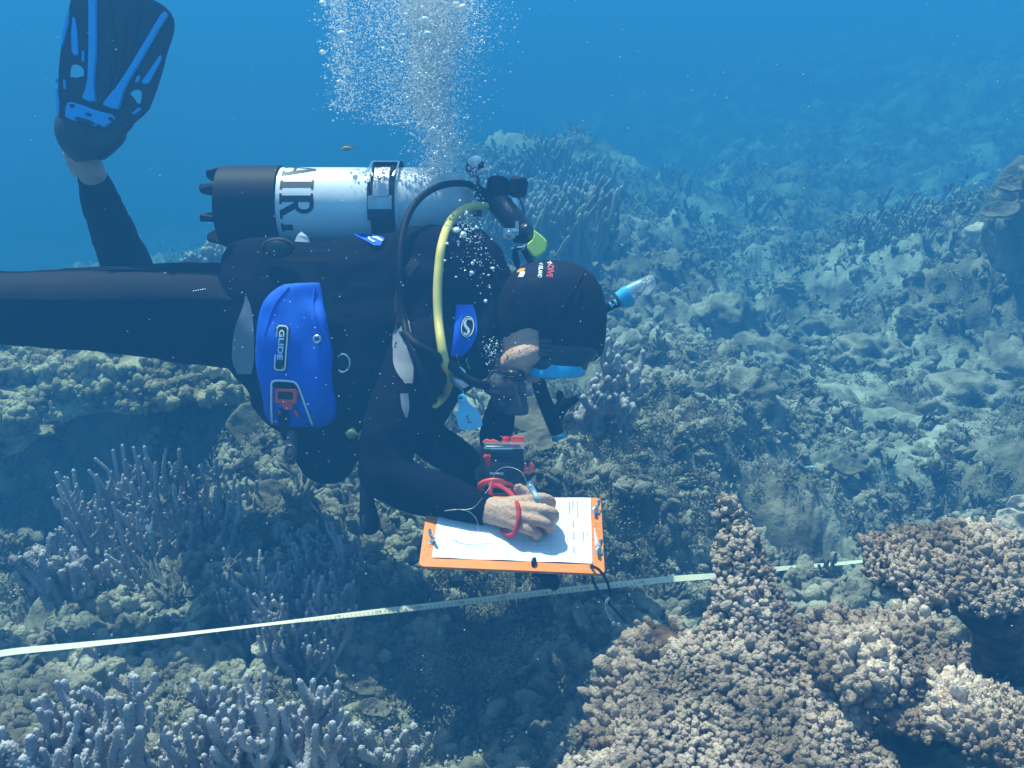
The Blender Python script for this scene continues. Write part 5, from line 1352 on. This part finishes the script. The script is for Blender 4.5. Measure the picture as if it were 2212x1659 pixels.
for u, segs in ((.835, ((.93, .78), (.66, .58), (.50, .42), (.32, .23))), (.862, ((.93, .70),)), (.89, ((.92, .86), (.50, .40))), (.915, ((.92, .85), (.50, .46))), (.815, ((.92, .76),))):
    for a, c in segs:
        v = a
        while v > c:
            ln(u, v, u, v - .022, .0030 * g.uniform(.7, 1.1)); v -= .030
part('printed_form', b, M['ink'], sheet_, smooth=False, normals=False)

cord = thing('lanyard_cord', P(1290, 1230, 1.745), 'black bungee cord with a steel clip dangling from the clipboard corner', 'cord')
b = MB(); pxtube(b, [(1276, 1222, 1.762, .0024), (1282, 1224, 1.745, .0026), (1295, 1232, 1.735, .0026), (1310, 1254, 1.74, .0026), (1318, 1280, 1.75, .0026), (1318, 1296, 1.76, .0026), (1312, 1304, 1.762, .0026), (1296, 1284, 1.77, .0026), (1284, 1260, 1.78, .0026), (1277, 1240, 1.785, .0026)], 10, 8, metres=True)
pxtube(b, [(1314, 1302, 1.76, .0024), (1326, 1315, 1.765, .0023), (1342, 1332, 1.77, .0021), (1352, 1342, 1.775, .0018)], 8, 6, metres=True)
part('cord', b, M['rubber'], cord)
b = MB(); pxtube(b, [(1319, 1290, 1.757, .0028), (1311, 1296, 1.757, .0034), (1309, 1306, 1.757, .0032), (1313, 1322, 1.757, .0030), (1322, 1340, 1.757, .0034)], 10, 6, metres=True)
b.ball(P(1325, 1346, 1.757), .0045, 12, 8); b.ball(P(1336, 1349, 1.757), .0042, 12, 8); part('clip', b, M['chrome'], cord)
b = MB(); b.ball(P(1277, 1219, 1.757), .004, 10, 8); part('knot', b, M['steel'], cord)

# pencil with its nylon line
pen = thing('pencil', P(1160, 1070, 1.86), 'blue grey pencil with a nylon line gripped in the right hand', 'pencil')
b = MB(); pxtube(b, [(1141, 1043, 1.825, .0045), (1144, 1047, 1.824, .0062), (1153, 1064, 1.815, .0060), (1163, 1081, 1.803, .0058), (1172, 1104, 1.84, .0050), (1178, 1124, 1.885, .0012)], 12, 5, metres=True); part('shaft', b, M['pencil'], pen)
b = MB(); b.lathe(P(1141, 1042, 1.825), P(1146, 1050, 1.823) - P(1141, 1042, 1.825), [(-.002, .002), (0, .0062), (.004, .0068), (.009, .0066)], 12); part('ferrule', b, M['chrome'], pen, sharp=30)
b = MB(); b.ball(P(1145, 1049, 1.817), .0028, 10, 6); part('eye', b, M['white_print'], pen)
for rows in ([(1137, 1040, 1.842), (1128, 1022, 1.85), (1112, 1012, 1.86), (1092, 1009, 1.87), (1074, 1017, 1.875), (1064, 1034, 1.875), (1058, 1052, 1.87), (1048, 1066, 1.86)], [(1042, 1076, 1.80), (1020, 1098, 1.80), (985, 1101, 1.80), (960, 1104, 1.81)], [(962, 1103, 1.81), (985, 1100, 1.80), (1012, 1105, 1.795), (1028, 1120, 1.795), (1033, 1140, 1.80), (1030, 1150, 1.81)]):
    b = MB(); b.tube([P(*q) for q in spl(rows, 8)], .0005, 6); part('nylon_line', b, M['steel'], pen)

b = MB(); b.ball(P(1117, 1051.5, 1.8575), 1, 14, 8, rot=np.stack([CX * .0065 * .8 + CY * .003, -CX * .003 + CY * .0045, CZ * .0022], 1)); part('nail', b, M['nail'], body)

# ------------------------------------------------------------------ underwater camera on its red lanyard
uc = thing('underwater_camera', P(1085, 1000, 1.97), 'black underwater camera with red knobs hanging from a red lanyard at the wrist', 'camera')
KD = 1.945
b = MB(); b.prism([[P(x, y, KD) for x, y in ((1040, 968), (1050, 962), (1122, 962), (1131, 974), (1132, 1010), (1128, 1030), (1118, 1040), (1046, 1042), (1038, 1034), (1036, 1000))]], CZ * .065); hsg = part('housing', b, M['plastic'], uc, bevel=.005)
b = MB(); b.lathe(P(1078, 1018, KD + .030), -CY - CZ * .55, [(0, .048), (.012, .048), (.022, .043), (.036, .037)], 30); prt = part('lens_port', b, M['plastic'], uc, sharp=35)
axp = (-CY - CZ * .55); axp = axp / np.linalg.norm(axp); cp = P(1078, 1018, KD + .030) + axp * .034
u_ = CX; w_ = np.cross(axp, u_); w_ /= np.linalg.norm(w_)
b = MB(); b.tube([cp + .034 * (math.cos(a) * u_ + math.sin(a) * w_) - CX * .005 for a in np.linspace(0, 2 * math.pi, 34)], .0055, 10); part('port_ring', b, M['red_plastic'], prt)
b = MB(); b.tube([cp + axp * .004 + .027 * (math.cos(a) * u_ + math.sin(a) * w_) - CX * .005 for a in np.linspace(0, 2 * math.pi, 30)], .0016, 8); part('port_trim', b, M['steel'], prt)
b = MB(); b.box(P(1090, 961, KD - .004), CX * .040, CY * .006, CZ * .035); part('top_plate', b, M['clear'], uc, bevel=.002, smooth=False)
b = MB(); b.prism([[P(x, y, KD - .006) for x, y in rr(1103, 943, 1133, 961, 5)]], CZ * .03); part('shutter_catch', b, M['red_plastic'], uc, bevel=.003, smooth=False)
b = MB(); b.lathe(P(1093, 956, KD + .004), CY, [(-.004, .005), (0, .0075), (.004, .0075), (.005, .005), (.008, .0075), (.012, .007)], 14); part('knob', b, M['red_plastic'], uc, sharp=30)
b = MB(); b.prism([[P(x, y, KD + .004) for x, y in ((1041, 956), (1047, 950), (1052, 948), (1058, 951), (1066, 949), (1077, 954), (1075, 958), (1060, 958), (1046, 959))]], CZ * .012); part('knob', b, M['red_plastic'], uc, bevel=.002, smooth=False)
b = MB(); b.box(P(1084, 971, KD - .003), CX * .023, CY * .0055, CZ * .003); wn = part('display_window', b, M['lens'], uc, bevel=.001, smooth=False)
b = MB(); b.box(P(1084, 969.5, KD - .0065), CX * .022, CY * .0013, CZ * .0006); part('window_glint_bar', b, M['chrome'], wn, smooth=False)
b = MB(); b.prism([[P(x, y, KD + .01) for x, y in ((1126, 1026), (1126, 1015), (1131, 1010), (1133, 1001), (1138, 1000), (1138, 1016), (1136, 1022), (1130, 1027))]], CZ * .012); part('lever', b, M['red_plastic'], uc, bevel=.002, smooth=False)
b = MB(); b.prism([[P(x, y, KD + .008) for x, y in ((1142, 1004), (1145, 1000), (1150, 1000), (1153, 1006), (1153, 1014), (1149, 1022), (1144, 1024), (1141, 1020), (1144, 1012))]], CZ * .014); part('lever', b, M['red_plastic'], uc, bevel=.002, smooth=False)
b = MB(); b.tube([P(1137, 1012, KD + .014), P(1143, 1012, KD + .014)], .0025, 8); part('lever_pin', b, M['chrome'], uc)
hbv = bvh_of(hsg, prt)
lettering(hbv, 'OLYMPUS', 1058, 1024.5, 4.6, 1, .0012, hsg, M['white_print'], bold=.02, sx=1.05, default=KD)
b = MB(); b.tube([P(x, y, depth_on(hbv, x, y, KD) - .001) for x, y in spl([(1062, 990), (1075, 988), (1092, 988), (1108, 990)], 6)], .0012, 6); part('housing_seam', b, M['rubber'], hsg)
bb = bvh_of(body, suit)
lan = [(1071, 1048, 1.895), (1083, 1052, 1.885), (1096, 1060, 1.87), (1106, 1069, 1.855), (1113, 1078, 1.84), (1118, 1090, None), (1120, 1104, None), (1120, 1118, None), (1119, 1130, None), (1115, 1143, None), (1110, 1152, None), (1104, 1155.5, 1.803), (1098, 1155.5, 1.808), (1090, 1151, 1.82), (1083, 1144, 1.845), (1076, 1130, 1.872), (1068, 1105, 1.892), (1062, 1082, 1.885), (1060, 1068, 1.882), (1060, 1050, 1.885), (1061, 1043, 1.89)]
rows = [(x, y, (depth_on(bb, x, y, 1.80) - .004) if d is None else d, .0042) for x, y, d in lan]
b = MB(); pxtube(b, rows, 12, 6, metres=True)
pxtube(b, [(1061, 1043, 1.89, .004), (1064, 1050, 1.888, .004), (1071, 1048, 1.89, .004)], 10, 5, metres=True)
ly = part('lanyard', b, M['red_cord'], uc)
b = MB()
for k, ph0 in enumerate((0, 2.1, 4.2)):
    q = []
    for t in np.linspace(0, 1, 40):
        x = 1052 + 8.5 * t; y = 984 + 44 * t; a = ph0 + t * 17; r = .0042 * (1 - .6 * t)
        q.append(P(x, y, KD - .008) + r * (math.cos(a) * CX + math.sin(a) * CZ))
    b.tube(q, np.linspace(.0034, .0024, 40), 8)
part('braid', b, M['red_cord'], ly)

# ------------------------------------------------------------------ measuring tape
tape = thing('measuring_tape', P(1100, 1290, 2.3), 'long white measuring tape strung across the reef', 'measuring tape')
TP = [(-120, 1440, 1.58), (0, 1412, 1.64), (150, 1396, 1.70), (300, 1381, 1.77), (450, 1364, 1.84), (560, 1351, 1.90), (700, 1335, 1.98), (850, 1318, 2.04), (1000, 1301, 2.08), (1150, 1283, 2.10), (1300, 1266.5, 2.10), (1450, 1251, 2.12), (1555, 1243, 2.16), (1690, 1228, 2.34), (1870, 1212, 2.62), (2150, 1178, 2.9)]
r = spl(TP, 16)
aw = np.interp(r[:, 0], [-120, 0, 150, 300, 430, 560, 640, 700, 800, 950, 1150, 1300, 1450, 1555, 1700, 1870, 2150], [222, 226, 236, 248, 256, 259, 254, 244, 224, 200, 188, 194, 206, 220, 232, 248, 260])
TW = .0068
def tp_pt(x, k, off=0):
    """point on the tape: x px, k = -1..1 across its width"""
    y = np.interp(x, r[:, 0], r[:, 1]); d = np.interp(x, r[:, 0], r[:, 2]); a = R(np.interp(x, r[:, 0], aw))
    wv = math.cos(a) * CY + math.sin(a) * CZ
    nv = math.cos(a) * CZ - math.sin(a) * CY
    return P(x, y, d) + wv * TW * k + nv * off
M['tape'] = mat('tape', (.86, .81, .60), rough=.4)
b = MB(); xs_ = np.linspace(-118, 2140, 260)
G = np.array([[tp_pt(x, -1, 0), tp_pt(x, 1, 0), tp_pt(x, 1, .0006), tp_pt(x, -1, .0006)] for x in xs_])
b.grid(G, wrap_u=True, cap=True); strip = part('strip', b, M['tape'], tape, sharp=30)
# ticks and figures: the printed side is the +normal one in the middle stretch
b = MB(); br_ = MB()
def tick(xp, k0, k1, w, mbx, sgn=1):
    sgn = 1
    mbx.add([tp_pt(xp - w, k0, .0009 * sgn), tp_pt(xp + w, k0, .0009 * sgn), tp_pt(xp + w, k1, .0009 * sgn), tp_pt(xp - w, k1, .0009 * sgn)], [(0, 1, 2, 3)])
SG = 1
XM = {'2': 1265}
for i in range(-11, 70):
    xp = 1265 - i * 9.0 if i > 0 else 1265 - i * 9.8
    for q in (0, .25, .5, .75):
        x2 = xp - q * 9
        tick(x2, .98, .98 - (.55 if q == 0 else .28), .45 if q == 0 else .3, b, -1)
    if i % 10:
        tick(xp - 1.6, -.1, .3, .9, b, -1)
def tfig(text, xc, mbx, h=.82, bold=.0):
    v, f = glyphs(text, bold); w = v[:, 0].max() + v[:, 0].min()
    pts = []
    for x, y in v:        # figures stand upside down for us
        pts.append(tp_pt(xc - (x - w / 2) * 17.5 * h, 0.05 + (y - .35) * 1.45 * h, .0009))
    mbx.add(np.array(pts), f)
for n, xc in ((10, 1175), (20, 1085), (30, 995), (40, 905), (50, 817), (60, 730), (90, 1386)): tfig(str(n), xc, b)
tfig('2m', 1264, br_, .82)
part('graduation', b, mat('tape_print', (.10, .11, .14), rough=.6), tape, smooth=False, normals=False)
part('metre_figure', br_, M['red_print'], tape, smooth=False, normals=False)

# ------------------------------------------------------------------ fish
def fish(px, py, d, L, h, ang, m, label, tail=.5):
    c0 = P(px, py, d); ca, sa = math.cos(R(ang)), math.sin(R(ang)); ax = ca * CX - sa * CY; up = sa * CX + ca * CY
    t = thing('fish', c0, label, 'fish')
    prof = [(-.5, .02), (-.46, .25), (-.35, .62), (-.2, .93), (0, 1.0), (.2, .78), (.36, .40), (.46, .2), (.5, .17)]
    b = MB(); G = []
    for s_, k in prof:
        G.append([c0 + ax * s_ * L + up * (h * k * math.cos(a)) + CZ * (h * .42 * k * math.sin(a)) for a in np.linspace(0, 2 * math.pi, 16, endpoint=False)])
    b.grid(np.array(G), wrap_u=True, cap=True); part('body', b, m, t)
    b = MB(); b.prism([[c0 + ax * L * x + up * h * y for x, y in ((.46, .18), (.62, .7), (.74, 1.0), (.66, 0), (.74, -1.0), (.62, -.7), (.46, -.18))]], CZ * .0012); part('tail_fin', b, m, t, smooth=False)
    b = MB(); b.prism([[c0 + ax * L * x + up * h * y for x, y in ((-.22, .9), (-.05, 1.45), (.2, 1.2), (.34, .5), (.1, .85))]], CZ * .001); part('back_fin', b, m, t, smooth=False)
    return t
fish(750, 321, 3.0, .036, .008, 0, mat('fish_orange', (.45, .22, .03), (.22, .2, .05), 60, .5), 'tiny orange brown fish in open water above the tank')
fish(1755, 1010, 3.35, .060, .006, 2, mat('fish_white', (.62, .72, .80), rough=.35), 'slender silvery fish over the pale sand right of the diver')
fish(760, 938, 1.93, .026, .010, 4, mat('fish_olive', (.12, .14, .06), (.16, .17, .08), 80, .6), 'small olive fish in front of the black vest below the blue pocket')
fish(320, 1140, 2.0, .016, .006, 60, mat('fish_pale', (.75, .72, .62), rough=.4), 'tiny white fish among the tall lilac coral fingers')

# ------------------------------------------------------------------ bubbles and drifting specks
M['bubble'] = mat('bubble', (.97, .98, .99), rough=.1, spec=1.0, alpha=.92)
M['speck'] = mat('speck', (.75, .74, .72), rough=.8)
g = np.random.default_rng(77)
def plume(n):
    out = []
    while len(out) < n:
        s_ = g.random()
        if s_ < .78:
            y = 385 - 470 * g.random() ** .8
            t = (385 - y) / 400
            c = 947 - 18 * t + 10 * math.sin(y / 40); w = 44 + 96 * max(t, 0) ** 1.1
            x = c + g.normal(0, .5) * w * (1.1 if g.random() < .5 else .55)
        elif s_ < .91:
            y = g.uniform(-80, 270); x = 850 + g.normal(0, 48) - (270 - y) * .10
        else:
            y = g.uniform(-80, 240); x = 740 + g.normal(0, 22) + (y - 90) * .10
        out.append((x, y, 2.25 + g.normal(0, .07)))
    return out
def near_valve(n):
    out = []
    for _ in range(n):
        s_ = g.random()
        if s_ < .45: x, y, d = g.normal(1022, 7), g.uniform(350, 445), 2.255 - g.random() * .03
        elif s_ < .82: x, y, d = g.normal(1008, 24), g.normal(505, 28), 2.12 + g.normal(0, .05)
        elif s_ < .92: x, y, d = g.normal(1030, 26), g.normal(570, 26), 2.03 + g.normal(0, .02)
        else: x, y, d = g.normal(1062, 8), g.normal(757, 16), 2.02
        out.append((x, y, d))
    return out
big = [(q, g.choice([.0024, .003, .0036, .0045, .006], p=[.22, .28, .24, .18, .08])) for q in plume(200)] + [(q, g.choice([.0018, .0026, .004, .006], p=[.4, .35, .18, .07])) for q in near_valve(62)]
big += [(q, g.uniform(.005, .010)) for q in plume(34)]
big += [((1025, 347, 2.27), .017), ((985, 497, 2.10), .008), ((1001, 508, 2.1), .009)]
bv, bf = ICO2
base_b = None
for i, (q, rad) in enumerate(big):
    if base_b is None:
        base_b = part('bubble', MB().add(bv, [tuple(x) for x in bf]), M['bubble'])
        o = base_b
    else:
        o = base_b.copy(); COL.objects.link(o)
    o.location = P(*q); k = g.uniform(.65, 1.0); o.scale = (rad * g.uniform(.9, 1.25), rad * g.uniform(.9, 1.25), rad * k); o.rotation_euler = (g.uniform(-.5, .5), g.uniform(-.5, .5), 0)
    tag(o, 'silvery air bubble rising in the plume above the tank valve', 'bubble', 'larger bubbles of the diver\'s breath')
def specks(name, pts, rad, m, ico_, label, cat):
    v, f = ico_; V = []; F = []; o = 0
    for q, r_ in zip(pts, rad):
        V.append(v * r_ * np.array((g.uniform(.8, 1.3), g.uniform(.8, 1.3), g.uniform(.6, 1.2))) + P(*q)); F.append(f + o); o += len(v)
    ob = part(name, MB().add(np.concatenate(V), [tuple(x) for x in np.concatenate(F)]), m, sharp=180, normals=False)
    return tag(ob, label, cat, kind='stuff')
pts = plume(34000) + near_valve(900)
specks('small_bubbles', pts, g.choice([.0007, .0011, .0017, .0025], len(pts), p=[.42, .32, .18, .08]), M['bubble'], ICO1, 'fine silvery bubbles in a rising cloud', 'bubbles')
pts = [(g.uniform(-50, 2260), g.uniform(-50, 1700), g.uniform(.5, 3.4)) for _ in range(520)] + [(g.uniform(480, 1300), g.uniform(540, 1000), g.uniform(1.2, 1.85)) for _ in range(170)]
specks('drifting_specks', pts, g.uniform(.0002, .0007, len(pts)) * np.array([q[2] for q in pts]) , M['speck'], ICO1, 'pale specks drifting in the water', 'specks')

# the milky core of the plume: bubbles too fine to tell apart
b = MB(); ctr = []
for y in np.linspace(395, -90, 34):
    t = (385 - y) / 400
    ctr.append((947 - 18 * t + 10 * math.sin(y / 40), y, 2.25, (16 + 52 * max(t, 0) ** .9 + 5 * math.sin(y / 23)) * .00108))
pxtube(b, ctr, 28, 2, metres=True)
mm = bpy.data.materials.new('bubble_mist'); mm.use_nodes = True
mm.node_tree.nodes.remove(mm.node_tree.nodes['Principled BSDF'])
vv = mm.node_tree.nodes.new('ShaderNodeVolumeScatter'); vv.inputs['Color'].default_value = (.97, .98, 1, 1); vv.inputs['Density'].default_value = 3.0
mm.node_tree.links.new(vv.outputs[0], mm.node_tree.nodes['Material Output'].inputs['Volume'])
def mistfn(co, no): return co + no * (.016 * fbm3(co * 14, 5, 3))[:, None]
tag(part('bubble_mist', b, mm, subd=1, fn=mistfn), 'milky mist of the finest bubbles in the middle of the plume', 'bubbles', kind='stuff')

# ------------------------------------------------------------------ the water's haze
def make_haze():
    mb = MB(); x, y0, y1, z0, z1 = 90, -20, 110, -30, 3.2
    zmin = min(v.co.z for v in seabed.data.vertices) - 1.0
    mb.box(((0), (y0 + y1) / 2, (zmin + z1) / 2), (x, 0, 0), (0, (y1 - y0) / 2, 0), (0, 0, (z1 - zmin) / 2))
    m = bpy.data.materials.new('haze'); m.use_nodes = True
    n = m.node_tree.nodes; n.remove(n['Principled BSDF'])
    v = n.new('ShaderNodeVolumePrincipled')
    v.inputs['Color'].default_value = HAZE_COL
    v.inputs['Absorption Color'].default_value = HAZE_ABS
    v.inputs['Density'].default_value = HAZE_DEN
    v.inputs['Anisotropy'].default_value = 0.0
    m.node_tree.links.new(v.outputs[0], n['Material Output'].inputs['Volume'])
    o = part('haze', mb, m, smooth=False)
    return tag(o, 'blue sea water hazing the far reef', 'haze', kind='stuff')
# sea water: swallows red first, scatters blue and green
HAZE_COL = (0.031, 0.184, 0.478, 1)
HAZE_ABS = (0.02, 0.279, 0.484, 1)
HAZE_DEN = 0.245
make_haze()
